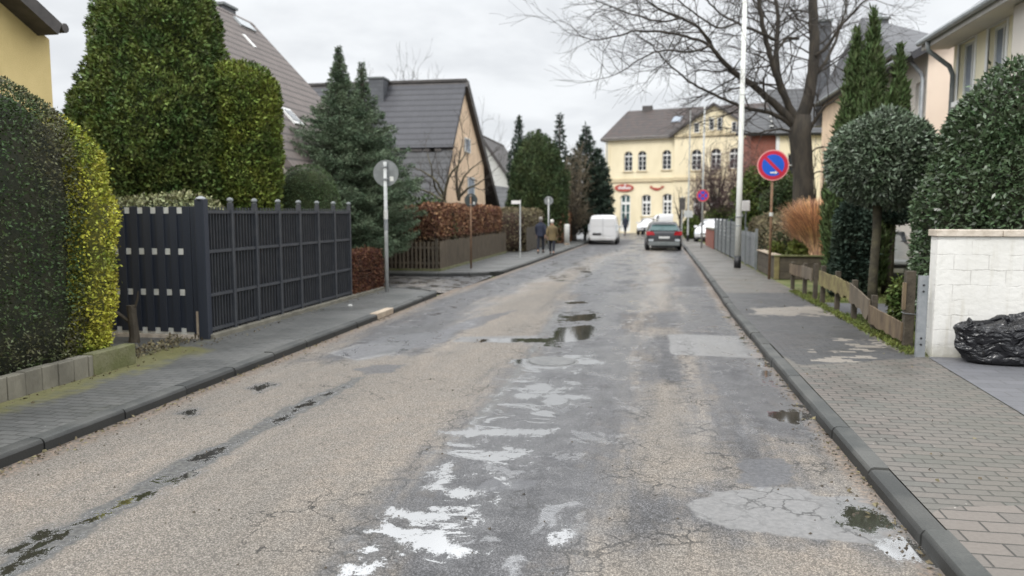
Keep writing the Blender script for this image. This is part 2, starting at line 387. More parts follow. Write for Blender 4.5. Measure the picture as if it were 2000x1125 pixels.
    rough = M_(nt,'MULTIPLY',rough,M_(nt,'SUBTRACT',1.0,M_(nt,'MULTIPLY',film,.75)))
    rough = nd(nt,'ShaderNodeMix',{0:pud,2:rough,3:.05}).outputs[0]
    col = mixc(nt,pud,col,(.040,.036,.028))
    ior = nd(nt,'ShaderNodeMix',{0:pud,2:M_(nt,'ADD',1.45,M_(nt,'ADD',M_(nt,'MULTIPLY',wet,.15),M_(nt,'MULTIPLY',film,1.0))),3:7.0}).outputs[0]
    hgt = M_(nt,'ADD',M_(nt,'MULTIPLY',st,.30),M_(nt,'ADD',M_(nt,'MULTIPLY',pit,-.55),M_(nt,'MULTIPLY',nm,1.1)))
    hgt = M_(nt,'SUBTRACT',hgt,M_(nt,'MULTIPLY',cr,1.2))
    hgt = M_(nt,'ADD',hgt,M_(nt,'ADD',M_(nt,'MULTIPLY',cm,.9),M_(nt,'MULTIPLY',tm,.9)))
    dry = M_(nt,'MULTIPLY',M_(nt,'SUBTRACT',1.0,M_(nt,'MULTIPLY',wet,.35)),M_(nt,'MULTIPLY',M_(nt,'SUBTRACT',1.0,pud),M_(nt,'SUBTRACT',1.0,M_(nt,'MULTIPLY',M_(nt,'MAXIMUM',cm,film),.65))))
    bm = nd(nt,'ShaderNodeBump',{'Height':hgt,'Strength':M_(nt,'MULTIPLY',dry,.75),'Distance':.006})
    p = nd(nt,'ShaderNodeBsdfPrincipled',{'Base Color':col,'Roughness':rough,'IOR':ior,'Normal':bm.outputs[0]})
    nd(nt,'ShaderNodeOutputMaterial',{0:p.outputs[0]})
    return m
def pave_material(name, zones=True):
    """small pavers with wear; 'tar' = dark reinstated strip, 'clean' = pale newer pavers, 'moss' = green fringe"""
    m = bpy.data.materials.new(name); m.use_nodes=True; nt=m.node_tree; nt.nodes.clear()
    co = nd(nt,'ShaderNodeTexCoord').outputs['Object']
    def A(n): return nd(nt,'ShaderNodeAttribute',attribute_name=n).outputs['Fac']
    wob = nd(nt,'ShaderNodeVectorMath',{0:co,1:nd(nt,'ShaderNodeVectorMath',{0:noise(nt,co,1.2,3,.5,0,1),3:.05},operation='SCALE').outputs[0]},operation='ADD').outputs[0]
    nb = noise(nt,co,.9,5); nm = noise(nt,co,6,6); nf = noise(nt,co,40,4)
    if name == 'brick_paving':
        br = nd(nt,'ShaderNodeTexBrick',{'Vector':wob,'Color1':(.130,.110,.096,1),'Color2':(.092,.089,.078,1),'Mortar':(.034,.031,.026,1),'Scale':1.0,'Mortar Size':.008,'Mortar Smooth':.25,'Bias':0.0,'Brick Width':.205,'Row Height':.103})
        base = mixc(nt,M_(nt,'MULTIPLY',sstep(nt,nb,.35,.65),.35),br.outputs[0],(.10,.098,.08))
        big = nd(nt,'ShaderNodeTexBrick',{'Vector':wob,'Color1':(.145,.125,.108,1),'Color2':(.118,.105,.092,1),'Mortar':(.036,.033,.028,1),'Scale':1.0,'Mortar Size':.007,'Mortar Smooth':.2,'Brick Width':.33,'Row Height':.16})
        zb = sstep(nt,A('big'),-.005,.005)
        base = mixc(nt,zb,base,big.outputs[0]); jn = nd(nt,'ShaderNodeMix',{0:zb,2:br.outputs[1],3:big.outputs[1]}).outputs[0]
        dk = nd(nt,'ShaderNodeTexBrick',{'Vector':wob,'Color1':(.045,.045,.046,1),'Color2':(.062,.06,.058,1),'Mortar':(.035,.035,.033,1),'Scale':1.0,'Mortar Size':.006,'Mortar Smooth':.4,'Brick Width':.205,'Row Height':.103})
        zt = sstep(nt,M_(nt,'ADD',A('tar'),M_(nt,'MULTIPLY',M_(nt,'SUBTRACT',nm,.5),.2)),-.02,.04)
        base = mixc(nt,zt,base,dk.outputs[0])
        rb = nd(nt,'ShaderNodeTexBrick',{'Vector':wob,'Color1':(0,0,0,1),'Color2':(1,1,1,1),'Mortar':(.5,.5,.5,1),'Scale':1.0,'Mortar Size':.004,'Brick Width':.205,'Row Height':.103})
        zc = M_(nt,'MULTIPLY',sstep(nt,M_(nt,'ADD',A('clean'),M_(nt,'MULTIPLY',M_(nt,'SUBTRACT',nd(nt,'ShaderNodeSeparateColor',{0:rb.outputs[0]}).outputs[0],.5),.34)),-.01,.015),.85)
        base = mixc(nt,zc,base,mixc(nt,nf,(.17,.15,.13),(.26,.23,.19)))
    else:
        br = nd(nt,'ShaderNodeTexBrick',{'Vector':wob,'Color1':(.105,.105,.10,1),'Color2':(.078,.08,.077,1),'Mortar':(.028,.028,.025,1),'Scale':1.0,'Mortar Size':.007,'Mortar Smooth':.3,'Brick Width':.205,'Row Height':.103})
        jn = br.outputs[1]
        base = mixc(nt,M_(nt,'MULTIPLY',sstep(nt,nb,.35,.65),.45),br.outputs[0],(.10,.098,.09))
    base = mixc(nt,.5,base,mixc(nt,nf,(.25,.25,.25),(.75,.75,.75)),'OVERLAY')
    ms = sstep(nt,M_(nt,'ADD',A('moss'),M_(nt,'MULTIPLY',M_(nt,'SUBTRACT',nm,.5),.7)),-.12,.22)
    base = mixc(nt,M_(nt,'MULTIPLY',ms,.8),base,mixc(nt,nm,(.10,.105,.03),(.19,.17,.06)))
    # bits of grit
    gv = nd(nt,'ShaderNodeTexVoronoi',{'Vector':co,'Scale':7.0}).outputs['Distance']
    base = mixc(nt,sstep(nt,gv,.035,.05,.8,0),base,(.42,.40,.36))
    rough = sstep(nt,nb,.4,.65,.42,.74)
    h = M_(nt,'ADD',M_(nt,'SUBTRACT',1.0,jn),M_(nt,'ADD',M_(nt,'MULTIPLY',nf,.25),M_(nt,'MULTIPLY',nm,.5)))
    bm = nd(nt,'ShaderNodeBump',{'Height':h,'Strength':.8,'Distance':.007})
    p = nd(nt,'ShaderNodeBsdfPrincipled',{'Base Color':base,'Roughness':rough,'Normal':bm.outputs[0]})
    nd(nt,'ShaderNodeOutputMaterial',{0:p.outputs[0]}); MATS[name]=m; return m
def kerb_material():
    m=bpy.data.materials.new('kerb'); m.use_nodes=True; nt=m.node_tree; nt.nodes.clear(); co=nd(nt,'ShaderNodeTexCoord').outputs['Object']
    n=noise(nt,co,2.2,6); nf=noise(nt,co,70,4); s=nd(nt,'ShaderNodeSeparateXYZ',{0:co}); r=nd(nt,'ShaderNodeNewGeometry').outputs['Random Per Island']
    c=mixc(nt,sstep(nt,n,.35,.65),(.032,.034,.032),(.060,.060,.055)); c=mixc(nt,.45,c,mixc(nt,nf,(.2,.2,.2),(.8,.8,.8)),'OVERLAY')
    c=nd(nt,'ShaderNodeVectorMath',{0:c,3:sstep(nt,r,0,1,.8,1.25)},operation='SCALE').outputs[0]
    lowb=sstep(nt,M_(nt,'ADD',s.outputs[2],M_(nt,'MULTIPLY',n,.03)),.085,.115,1,0); c=mixc(nt,M_(nt,'MULTIPLY',lowb,.75),c,(.018,.018,.017))  # kerb is mixed darker below its top edge
    b=nd(nt,'ShaderNodeBump',{'Height':M_(nt,'ADD',nf,M_(nt,'MULTIPLY',n,2.0)),'Strength':.5,'Distance':.006})
    p=nd(nt,'ShaderNodeBsdfPrincipled',{'Base Color':c,'Roughness':.7,'Normal':b.outputs[0]}); nd(nt,'ShaderNodeOutputMaterial',{0:p.outputs[0]}); MATS['kerb']=m
RM = road_material(); BP = pave_material('brick_paving'); GPV = pave_material('grey_paving')
kerb_material(); mat('kerb_wet',(.055,.057,.055),(.08,.08,.075),3,.5,.4,60)
mat('earth',(.05,.04,.028),(.075,.06,.04),2,.95,.6,12)
mat('grass_ground',(.07,.09,.025),(.13,.13,.05),1.5,.95,.7,25)
mat('bark',(.06,.05,.038),(.032,.028,.023),7,.9,.8,18,stretch=(1,1,.25)); mat('bark_green',(.085,.075,.045),(.045,.04,.028),5,.9,.6,20)
mat('twig',(.035,.029,.024),(.055,.045,.036),4,.9); mat('twig_purple',(.075,.045,.048),(.10,.065,.06),4,.9); mat('twig_tan',(.17,.135,.085),(.12,.10,.07),4,.9)
mat('dark_metal',(.03,.034,.042),(.04,.044,.052),5,.42,.05,80); mat('anthracite',(.022,.027,.040),(.032,.037,.05),4,.5,.12,90,stretch=(1,1,.08))
mat('rail_metal',(.040,.044,.052),(.055,.058,.064),5,.5)
mat('screen',(.022,.026,.038),(.030,.034,.046),3,.42,.25,6,stretch=(1,1,.2)); mat('offwhite',(.62,.62,.59),(.54,.54,.50),9,.6,.1)
mat('white_paint',(.74,.72,.67),(.66,.64,.59),2.5,.7,.4,30); mat('cap_stone',(.60,.53,.45),(.42,.36,.29),5,.8,.4,30)
mat('concrete',(.20,.185,.145),(.13,.12,.095),3,.85,.7,25,stretch=(1,1,.4)); mat('moss_concrete',(.16,.155,.085),(.11,.115,.045),4,.9,.8,25)
mat('old_wood',(.085,.06,.04),(.17,.125,.075),5,.85,.6,20,stretch=(1,1,.3)); mat('wood_green',(.21,.18,.075),(.12,.095,.045),5,.85,.6,20)
mat('dark_wood',(.055,.045,.033),(.085,.07,.05),6,.85,.6,24); mat('fence_wood',(.15,.12,.085),(.095,.078,.058),7,.85,.5,30,stretch=(1,1,.2))
mat('pale_wood',(.40,.33,.25),(.30,.24,.18),5,.8,.3,20)
mat('galv',(.22,.235,.245),(.29,.30,.31),8,.5,.1,metal=.3); mat('pole_grey',(.36,.37,.36),(.46,.47,.46),6,.55,.1); mat('lamp_pole',(.74,.75,.70),(.70,.71,.67),1,.5)
mat('sign_back',(.17,.18,.18),(.22,.23,.23),6,.5); mat('sign_dark',(.035,.045,.045),(.05,.06,.06),6,.6)
mat('rust_pole',(.22,.13,.075),(.15,.09,.055),9,.8,.3); mat('sign_red',(.52,.02,.05),(.45,.018,.045),3,.4); mat('sign_blue',(.01,.10,.55),(.012,.085,.48),3,.4); mat('sign_white',(.75,.72,.70),(.68,.65,.63),3,.45); mat('sign_pink',(.66,.30,.27),(.60,.27,.25),3,.5)
mat('black',(.012,.012,.013),(.018,.018,.02),5,.45)
mat('rubber',(.015,.015,.016),(.025,.025,.026),6,.85); mat('rim',(.25,.26,.27),(.18,.18,.19),5,.35,metal=.6)
mat('glass',(.018,.022,.026),(.03,.035,.04),2,.08); mat('glass_green',(.07,.12,.12),(.05,.09,.09),2,.08); mat('window_white',(.74,.74,.72),(.68,.68,.66),5,.5); mat('curtain',(.26,.29,.33),(.20,.23,.27),2,.6)
mat('yellow_render',(.70,.55,.26),(.61,.475,.215),1.1,.9,.4,60); mat('pale_yellow',(.78,.69,.49),(.67,.585,.40),.9,.9,.3,40,stretch=(1,1,.35),lo=.3,hi=.8); mat('cream_trim',(.56,.47,.31),(.50,.42,.27),2,.9,.2,40)
mat('peach_render',(.70,.53,.37),(.62,.46,.32),1.8,.9,.4,50); mat('beige_render',(.58,.54,.48),(.54,.50,.45),1.3,.9,.3,60); mat('pink_render',(.80,.68,.57),(.76,.64,.54),1.3,.9,.3,60); mat('light_yellow',(.80,.74,.55),(.76,.70,.52),1.3,.9,.3,60)
mat('dark_fascia',(.055,.05,.048),(.08,.072,.068),5,.7); mat('zinc',(.36,.38,.39),(.30,.32,.33),5,.45); mat('zinc_dark',(.13,.145,.145),(.17,.18,.18),5,.5); mat('fascia_light',(.42,.40,.37),(.36,.34,.31),4,.6)
def bag_material():
    m=bpy.data.materials.new('bag'); m.use_nodes=True; nt=m.node_tree; nt.nodes.clear(); co=nd(nt,'ShaderNodeTexCoord').outputs['Object']
    w_=nd(nt,'ShaderNodeVectorMath',{0:co,1:nd(nt,'ShaderNodeVectorMath',{0:noise(nt,co,5,3,.5,0,1),3:.22},operation='SCALE').outputs[0]},operation='ADD').outputs[0]
    a=nd(nt,'ShaderNodeMapping',{0:w_,2:(.3,.6,.5),3:(1.0,1.6,3.2)}).outputs[0]
    v=nd(nt,'ShaderNodeTexVoronoi',{'Vector':a,'Scale':2.4},feature='DISTANCE_TO_EDGE').outputs['Distance']; v2=nd(nt,'ShaderNodeTexVoronoi',{'Vector':a,'Scale':5.5},feature='DISTANCE_TO_EDGE').outputs['Distance']
    h=M_(nt,'ADD',M_(nt,'MULTIPLY',v,1.6),M_(nt,'MULTIPLY',v2,.7)); b=nd(nt,'ShaderNodeBump',{'Height':h,'Strength':.9,'Distance':.06})
    p=nd(nt,'ShaderNodeBsdfPrincipled',{'Base Color':(.010,.010,.012,1),'Roughness':.26,'Normal':b.outputs[0]}); nd(nt,'ShaderNodeOutputMaterial',{0:p.outputs[0]}); MATS['bag']=m
bag_material()
# leaves
mat('leaf_dark',(.055,.085,.032),(.10,.095,.05),1.1,.42,island=1.0,lo=.42,hi=.6,spec=.22); mat('leaf_gold',(.42,.39,.055),(.20,.235,.04),2.0,.5,island=.8,lo=.38,hi=.62,spec=.22)
mat('leaf_thuja',(.14,.17,.045),(.06,.095,.028),2.2,.6,island=1.0,spec=.22); mat('leaf_thuja_l',(.185,.21,.04),(.085,.12,.03),1.8,.6,island=1.0,spec=.22); mat('leaf_varieg',(.30,.29,.16),(.14,.15,.07),6,.55,island=1.0,spec=.22)
mat('leaf_box',(.085,.12,.05),(.065,.095,.042),3,.55,island=.8,spec=.22); mat('leaf_spruce',(.13,.165,.10),(.075,.11,.065),2.2,.65,island=.9,spec=.22); mat('leaf_yew',(.04,.065,.028),(.065,.085,.032),1.6,.65,island=.8,spec=.22); mat('leaf_yew_d',(.022,.038,.027),(.036,.052,.034),1.4,.7,island=.8,spec=.22)
mat('leaf_laurel',(.050,.078,.036),(.075,.105,.055),3,.26,island=.9); mat('leaf_ball',(.075,.105,.06),(.125,.155,.11),3,.33,island=.9); mat('leaf_cypress',(.055,.085,.03),(.075,.10,.038),2.2,.6,island=.9,spec=.22)
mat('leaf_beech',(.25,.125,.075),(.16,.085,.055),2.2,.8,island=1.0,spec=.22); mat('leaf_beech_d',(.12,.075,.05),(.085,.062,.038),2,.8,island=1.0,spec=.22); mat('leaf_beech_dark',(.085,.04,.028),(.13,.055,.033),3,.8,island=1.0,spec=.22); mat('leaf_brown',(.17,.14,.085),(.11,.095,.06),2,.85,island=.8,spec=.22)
mat('grass_dry',(.66,.40,.25),(.50,.29,.17),5,.8,island=1.1); mat('leaf_lime',(.135,.15,.035),(.085,.105,.03),5,.55,island=.9,spec=.22); mat('leaf_shrub',(.05,.075,.02),(.10,.12,.03),2.5,.55,island=1.0,spec=.22)
mat('core_dark',(.018,.022,.012),(.03,.03,.016),5,.95,.6,20); mat('core_gold',(.10,.10,.018),(.06,.065,.015),5,.95); mat('core_brown',(.05,.028,.02),(.03,.02,.014),5,.95); mat('core_green',(.035,.045,.014),(.02,.03,.01),5,.95)  # darkened tones for the solid cores, inner shade put into the colour
mat('lawn',(.10,.14,.03),(.17,.17,.055),1.4,.7,island=1.0)
# ================================================================== setting
g = mk('ground', [(-400,-60,-.06),(400,-60,-.06),(400,900,-.06),(-400,900,-.06)], [(0,1,2,3)], MATS['grass_ground']); tag(g,kind='structure')
def kl(y):            # left road edge
    return -4.72 if y < 19 else np.interp(y,[19,22,28,35,45,56],[-4.6,-4.45,-4.25,-4.05,-3.75,-3.45])
def kr(y): return float(np.interp(y,[0,15,19,26,34,45,56],[1.58,1.60,1.68,1.82,1.93,2.08,2.35]))
DARK = [ [(640,1200),(740,1000),(850,880),(930,810),(990,740),(1060,660),(1100,590),(1130,545),(1200,500),(1262,480),(1258,540),(1256,600),(1250,700),(1235,780),(1225,880),(1215,960),(1170,1020),(1120,1080),(1100,1200)],
         [(1325,470),(1420,600),(1530,740),(1600,840),(1545,870),(1560,950),(1450,955),(1430,900),(1395,860),(1370,790),(1345,730),(1325,600),(1312,540),(1300,480)],
         [(1215,960),(1440,945),(1560,1000),(1700,1075),(1560,1062),(1350,1040),(1180,1060)],
         [(1250,612),(1340,606),(1340,640),(1250,640)], [(1250,660),(1345,655),(1350,745),(1240,748)],
         [(600,705),(690,655),(790,612),(870,580),(960,545),(1060,505),(1130,482),(1180,480),(1120,520),(1010,560),(930,600),(890,655),(820,690),(690,700)],
         [(880,480),(1330,455),(1340,470),(1160,500),(1060,520),(950,530)] ]
CONC = [[(1335,985),(1400,962),(1470,952),(1560,950),(1600,968),(1690,972),(1740,1000),(1790,1050),(1740,1062),(1640,1058),(1520,1045),(1420,1030),(1360,1008)],
        [(1305,652),(1480,658),(1490,700),(1310,692)], [(640,690),(700,672),(790,668),(770,690),(700,705)],
        [(880,668),(1050,668),(1060,655),(900,658)]]
TAR = [[(1440,895),(1540,892),(1552,948),(1448,952)], [(690,722),(740,712),(790,712),(770,726),(720,732)], [(650,690),(760,655),(890,645),(870,668),(760,690),(690,702)],
       [(905,955),(960,935),(1050,937),(1040,955),(960,962)],[(830,655),(930,620),(1010,605),(930,640)]]
SEAM = [[(-40,1125),(40,1062),(110,1035),(160,1005),(230,968),(300,930),(370,888),(440,862),(500,830),(560,795),(620,768),(660,755),(690,738),(715,735),(690,752),(640,782),(560,822),(500,850),(450,885),(380,920),(310,955),(240,1000),(150,1055),(60,1110),(0,1140)],
        [(905,840),(960,780),(1010,720),(1050,660),(1085,610),(1095,610),(1060,665),(1020,725),(975,785),(925,840)]]
PUD = [[(755,990),(800,998),(870,1004),(875,1014),(800,1018),(762,1012)], [(800,1042),(860,1040),(880,1060),(930,1078),(860,1082),(800,1076),(785,1060)], [(675,1104),(735,1100),(715,1122),(680,1122)],
       [(1085,1045),(1105,1028),(1112,1035),(1105,1058),(1088,1060)], [(860,842),(960,838),(1090,838),(1060,848),(960,852),(880,850)], [(905,885),(1030,884),(1020,890),(900,890)],
       [(835,950),(850,930),(870,905),(880,910),(862,935),(848,955)], [(870,958),(900,955),(945,962),(900,972)], [(1000,768),(1140,772),(1150,778),(1010,778)], [(1010,757),(1120,757),(1110,762),(1015,762)],
       [(1100,618),(1165,612),(1160,626),(1110,628)], [(1090,640),(1155,634),(1165,645),(1150,665),(1100,668),(1075,660)], [(930,662),(1090,660),(1080,669),(930,668)],
       [(1495,806),(1530,802),(1555,798),(1575,808),(1590,820),(1555,830),(1520,822)], [(1640,1000),(1665,988),(1715,1000),(1765,1030),(1690,1040),(1640,1025)], [(1700,1070),(1770,1048),(1820,1085),(1840,1110),(1780,1100)],
       [(255,970),(300,955),(310,962),(275,978)], [(385,892),(430,878),(445,882),(400,900)], [(140,1025),(190,1002),(222,1000),(170,1030)], [(65,1050),(95,1035),(120,1035),(85,1055)],[(-10,1075),(40,1068),(40,1075),(0,1080)], [(320,940),(360,930),(380,915),(385,922),(335,945)],
       [(535,825),(560,810),(575,808),(550,828)], [(485,756),(520,748),(535,752),(505,766)], [(355,806),(385,798),(375,810)],
       [(1000,703),(1060,699),(1170,703),(1180,710),(1080,713),(1000,711)], [(1480,722),(1500,725),(1515,745),(1500,748)],
       [(1100,590),(1140,588),(1150,592),(1110,594)]]
SHINE = [[(700,1130),(720,1040),(800,960),(860,890),(930,820),(1000,745),(1050,690),(1095,610),(1175,605),(1150,690),(1110,780),(1060,850),(1010,930),(930,1000),(900,1060),(830,1125)],
  [(1060,540),(1140,505),(1180,485),(1210,488),(1180,520),(1120,560)],
  [(1400,600),(1440,600),(1560,760),(1620,850),(1590,850),(1500,740)],[(1640,990),(1720,990),(1840,1105),(1780,1105)]]
WET = [[(600,1200),(780,940),(960,780),(1080,630),(1140,520),(1262,460),(1330,460),(1345,500),(1280,640),(1240,800),(1200,960),(1120,1200)],
       [(640,700),(870,590),(1100,500),(1160,480),(1150,520),(950,600),(880,680),(700,710)],[(1300,560),(1400,560),(1530,740),(1620,860),(1350,860),(1330,700)],[(1330,950),(1700,950),(1850,1110),(1600,1070),(1340,1020)]]
def gut(X,Y):
    L=np.vectorize(kl)(Y); R=np.vectorize(kr)(Y)
    return np.maximum(.16-(X-L), .10-(R-X))
rd = strip('road', lambda y: kl(y)-.03, lambda y: kr(y)+.03, 1.2, 56, 0.0, 170, .0055, RM,
  dict(dark=lambda X,Y: union(X,Y,DARK), fill=lambda X,Y: union(X,Y,CONC), tar=lambda X,Y: union(X,Y,TAR), seam=lambda X,Y: union(X,Y,SEAM)*1.0, pud=lambda X,Y: union(X,Y,PUD), wet=lambda X,Y: union(X,Y,WET), gutter=gut, shine=lambda X,Y: union(X,Y,SHINE)))
def plain_road(name, xl, xr, y0, y1, z, nx):
    return strip(name, lambda y:xl, lambda y:xr, y0, y1, z, nx, .02, RM, dict(dark=lambda X,Y: np.sin(X*.9+Y*.5)*.3+.25, fill=lambda X,Y:X*0-5, tar=lambda X,Y:X*0-5, seam=lambda X,Y:X*0-5, pud=lambda X,Y: np.sin(X*1.3)*np.cos(Y*2.1)*.3-.42, wet=lambda X,Y: X*0+.5, gutter=lambda X,Y:X*0-5, shine=lambda X,Y:np.sin(X*.7)*.3+.1))
plain_road('side_street', -40, -4.6, 17.9, 23.2, -.006, 60)
plain_road('crossing_road', -60, 50, 55.5, 100, -.012, 60)
MOSSN=lambda X,Y:X*0-3
# left pavement, near part
def pv(name, xl, xr, y0, y1, m, nx=24, z=.1, **at):
    d = dict(moss=MOSSN, tar=MOSSN, clean=MOSSN, big=MOSSN); d.update(at)
    return strip(name, xl, xr, y0, y1, z, nx, .02, m, d)
pv('pavement', lambda y:-8.5, lambda y: -4.86 if y<17.0 else -4.86-1.9*((y-17.0)/1.1)**2, 1.2, 18.05, GPV, 40, moss=lambda X,Y: np.where(Y<9.4, .38-np.abs(X+6.05), .10-np.abs(X+6.16))+np.where(Y<9.4,0,-.1))
# left pavement beyond the side street
pv('pavement', lambda y: -12 if y<23.1 else -6.6, lambda y: kl(y)-.14 if y>23.6 else kl(y)-.14-2.6*((23.6-y)/1.1)**2, 22.5, 56, GPV, 30, moss=MOSSN)
# right pavement
ZTAR=[[(1385,572),(1560,572),(1640,620),(1740,680),(1800,700),(1560,714),(1500,680),(1430,610)]]
ZCLEAN=[[(1462,602),(1600,598),(1630,606),(1560,616),(1480,614)],[(1590,686),(1660,682),(1700,668),(1740,670),(1690,684),(1600,690)],[(1640,664),(1690,662),(1690,668),(1640,670)],[(1500,612),(1640,610),(1640,616),(1500,618)],[(1560,708),(1620,700),(1700,698),(1640,708)]]
BIG=[[(1850,1150),(1765,1040),(1840,990),(2100,985),(2100,1150)]]
pv('pavement', lambda y: kr(y)+.14, lambda y: 3.46, 10.33, 56, BP, 26, tar=lambda X,Y: union(X,Y,ZTAR,.1), clean=lambda X,Y: union(X,Y,ZCLEAN,.1), moss=lambda X,Y: .10-(3.46-X)-.1)
dvx = np.array([[GP(1815,700,.1)[0],GP(1815,700,.1)[1]],[GP(2000,812,.1)[0],GP(2000,812,.1)[1]]])
def dvr(y):   # the driveway edge runs back diagonally
    k=(dvx[1][0]-dvx[0][0])/(dvx[1][1]-dvx[0][1]); return float(dvx[0][0]+(y-dvx[0][1])*k)
pv('pavement', lambda y: kr(y)+.14, lambda y: max(3.0,dvr(y)), 1.2, 10.33, BP, 60, tar=lambda X,Y: union(X,Y,ZTAR,.1), clean=lambda X,Y: union(X,Y,ZCLEAN,.1), big=lambda X,Y: union(X,Y,BIG,.1))
pattern_mat('drive_tiles','brick',(.13,.13,.14),(.105,.107,.115),(.07,.07,.07),.40,.20,.006,('X','Y'),rough=.6,bump=.4,var=.3)
strip('driveway', lambda y: max(3.0,dvr(y))+.012, lambda y: 14, 4.0, 10.33, .1, 30, .04, MATS['drive_tiles'])
# gardens
def slab(name, x0,x1,y0,y1,z,m):
    o=mk(name,[(x0,y0,z),(x1,y0,z),(x1,y1,z),(x0,y1,z)],[(0,1,2,3)],m); return tag(o,kind='structure')
slab('garden_soil',-40,-6.1,-5,17.8,.085,MATS['earth']); slab('garden_soil',-60,-6.3,23.4,56,.085,MATS['earth'])
slab('garden_lawn',3.46,40,10.33,55.5,.085,MATS['grass_ground'])
slab('garden_path',3.47,9,14.6,16.4,.092,MATS['drive_tiles'])
# kerbs: one metre stones with bevelled heads
def kerb(name, path, m, wdt=.14, h=.1, side=1):
    """path = ground line of the road edge; stones lie to the +/-x side"""
    b=MB(); acc=[]
    for i in range(len(path)-1):
        a=np.array(path[i]);c=np.array(path[i+1]); d=c-a; L=np.linalg.norm(d); d/=L; n=np.array([d[1],-d[0]])*side
        k=max(1,int(round(L/1.0)))
        for j in range(k):
            p=a+d*(L*j/k+.004); q=a+d*(L*(j+1)/k-.012)
            jz=random.uniform(-.007,.007); hh=h+jz+.004; jx=n*random.uniform(-.007,.007)
            sec=[(0,-.05),(0,hh-.035),(.018,hh-.008),(.04,hh),(wdt,hh),(wdt,-.05)]
            P=[]; 
            for e in (p+jx,q+jx): P+=[(e[0]+n[0]*s,e[1]+n[1]*s,z) for s,z in sec]
            f=[tuple(range(6)),tuple(range(11,5,-1))]+[(t,6+t,6+(t+1)%6,(t+1)%6) for t in range(6)]
            if side<0: f=[x[::-1] for x in f]
            b.add(P,f)
    o=b.build(name,m); return tag(o,kind='structure')
kerb('kerb',[(1.58,1.4),(1.58,7.78)],MATS['kerb'],side=1)
kerb('kerb',[(1.58,7.78),(1.585,11),(1.60,15),(1.68,19),(1.82,26),(1.93,34),(2.08,45),(2.35,56)],MATS['kerb'],side=1)
kerb('kerb',[(-4.72,1.4),(-4.72,13.05)],MATS['kerb'],side=-1)
kerb('kerb',[(-4.72,13.95),(-4.72,17.0),(-4.85,17.5),(-5.3,17.85),(-6.2,18.0),(-12,18.05)],MATS['kerb'],side=-1)
kerb('kerb',[(-30,22.45),(-7.2,22.45),(-6.2,22.55),(-5.3,22.85),(-4.75,23.3),(-4.45,23.9),(-4.25,28),(-4.05,35),(-3.75,45),(-3.45,56)],MATS['kerb'],side=-1)
o=MB().box((-4.87,13.06,.0),(-4.715,13.94,.112)).build('kerb_stone',MATS['pale_wood'],bevel=.012); tag(o,'pale sandy replacement block set in the left kerb','kerb stone')
# manhole
mat('iron',(.13,.13,.13),(.19,.188,.182),9,.30,.8,50,metal=.3)
c=GP(1078,706); t=thing('manhole_cover','round iron manhole cover ringed with water mid road','manhole cover',(c[0],c[1],0))
MB().lathe((c[0],c[1],0),[(.30,0.001),(.31,.004),(.335,.004),(.345,.001)],40).build('frame_ring',MATS['iron'],t)
MB().lathe((c[0],c[1],0),[(.292,.001),(.292,.005),(.0,.006)],40).build('lid',MATS['iron'],t)
# scattered grit and gravel on the carriageway
rs=np.random.RandomState(3); b=MB()
for k in range(420):
    y=2.6+rs.exponential(3.2); side=rs.rand()
    x = kr(y)-abs(rs.normal(0,.18))-.02 if side<.4 else (kl(y)+abs(rs.normal(0,.22))+.02 if side<.7 else rs.uniform(-4.5,1.5))
    s=rs.uniform(.004,.013); z=0.001
    q=np.array([(x-s,y,z),(x,y-s,z),(x+s,y,z),(x,y+s,z),(x+s*.2,y,z+s*1.1)])+rs.normal(0,s*.2,(5,3))*[1,1,0]
    b.add(q,[(0,1,4),(1,2,4),(2,3,4),(3,0,4)])
tag(b.build('gravel',MATS['dark_wood']),'scattered dark grit and gravel on the worn road','gravel',kind='stuff')

# fallen leaves gathered along the kerbs and bases
rs=np.random.RandomState(8); n=1500; yy=2.5+rs.exponential(7,n); side=rs.rand(n)
xx=np.where(side<.35,-4.70+np.abs(rs.normal(0,.07,n)),np.where(side<.6,np.array([kr(y) for y in yy])-np.abs(rs.normal(0,.06,n)),np.where(side<.8,-6.02+np.abs(rs.normal(0,.10,n)),rs.uniform(1.8,3.4,n)))); zz=np.where((side<.6),.006,.106)
kp=(yy<50)&~((side>=.8)&(rs.rand(n)<.75))&~((yy>17)&(yy<23.5)&(xx<0)); P=np.c_[xx,yy,zz][kp]
V,F=leaves(P,rs.normal(size=(len(P),3))*[1,1,.15],rs,.035,.6,1.0,fold=.1); V[:,2]=np.maximum(V[:,2],.004)
tag(mk('leaf_litter',V,F,MATS['leaf_brown']),'small brown leaves caught along the kerbs and pavement edges','leaf litter',kind='stuff')
# ================================================================== left side
# low mossy concrete edging wall
t = thing('garden_wall','low mossy concrete edging wall below the rounded dark hedge','low wall',(-6.1,5,0))
b=MB(); ys=np.arange(1.5,8.15,.22); ys=np.append(ys,8.18)
for i in range(len(ys)-1): 
    j=random.uniform(-.006,.006); b.box((-6.16,ys[i]+.003,0),(-6.04+j,ys[i+1]-.003,.335+random.uniform(-.006,.006)))
b.build('palisade_stones',MATS['concrete'],t,bevel=.01)
MB().box((-6.17,7.5,.0),(-6.025,8.22,.345)).build('end_block',MATS['moss_concrete'],t,bevel=.012)
# hedges
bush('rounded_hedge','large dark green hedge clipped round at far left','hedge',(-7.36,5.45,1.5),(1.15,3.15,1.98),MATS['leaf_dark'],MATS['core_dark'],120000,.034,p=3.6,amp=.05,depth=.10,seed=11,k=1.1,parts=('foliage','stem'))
bush('golden_hedge','bright yellow green hedge beside the dark rounded hedge','hedge',(-7.08,8.12,1.35),(.82,.55,1.72),MATS['leaf_gold'],MATS['core_gold'],38000,.037,p=2.3,amp=.08,depth=.14,seed=12,k=1.6,aspect=.6,out=.7)
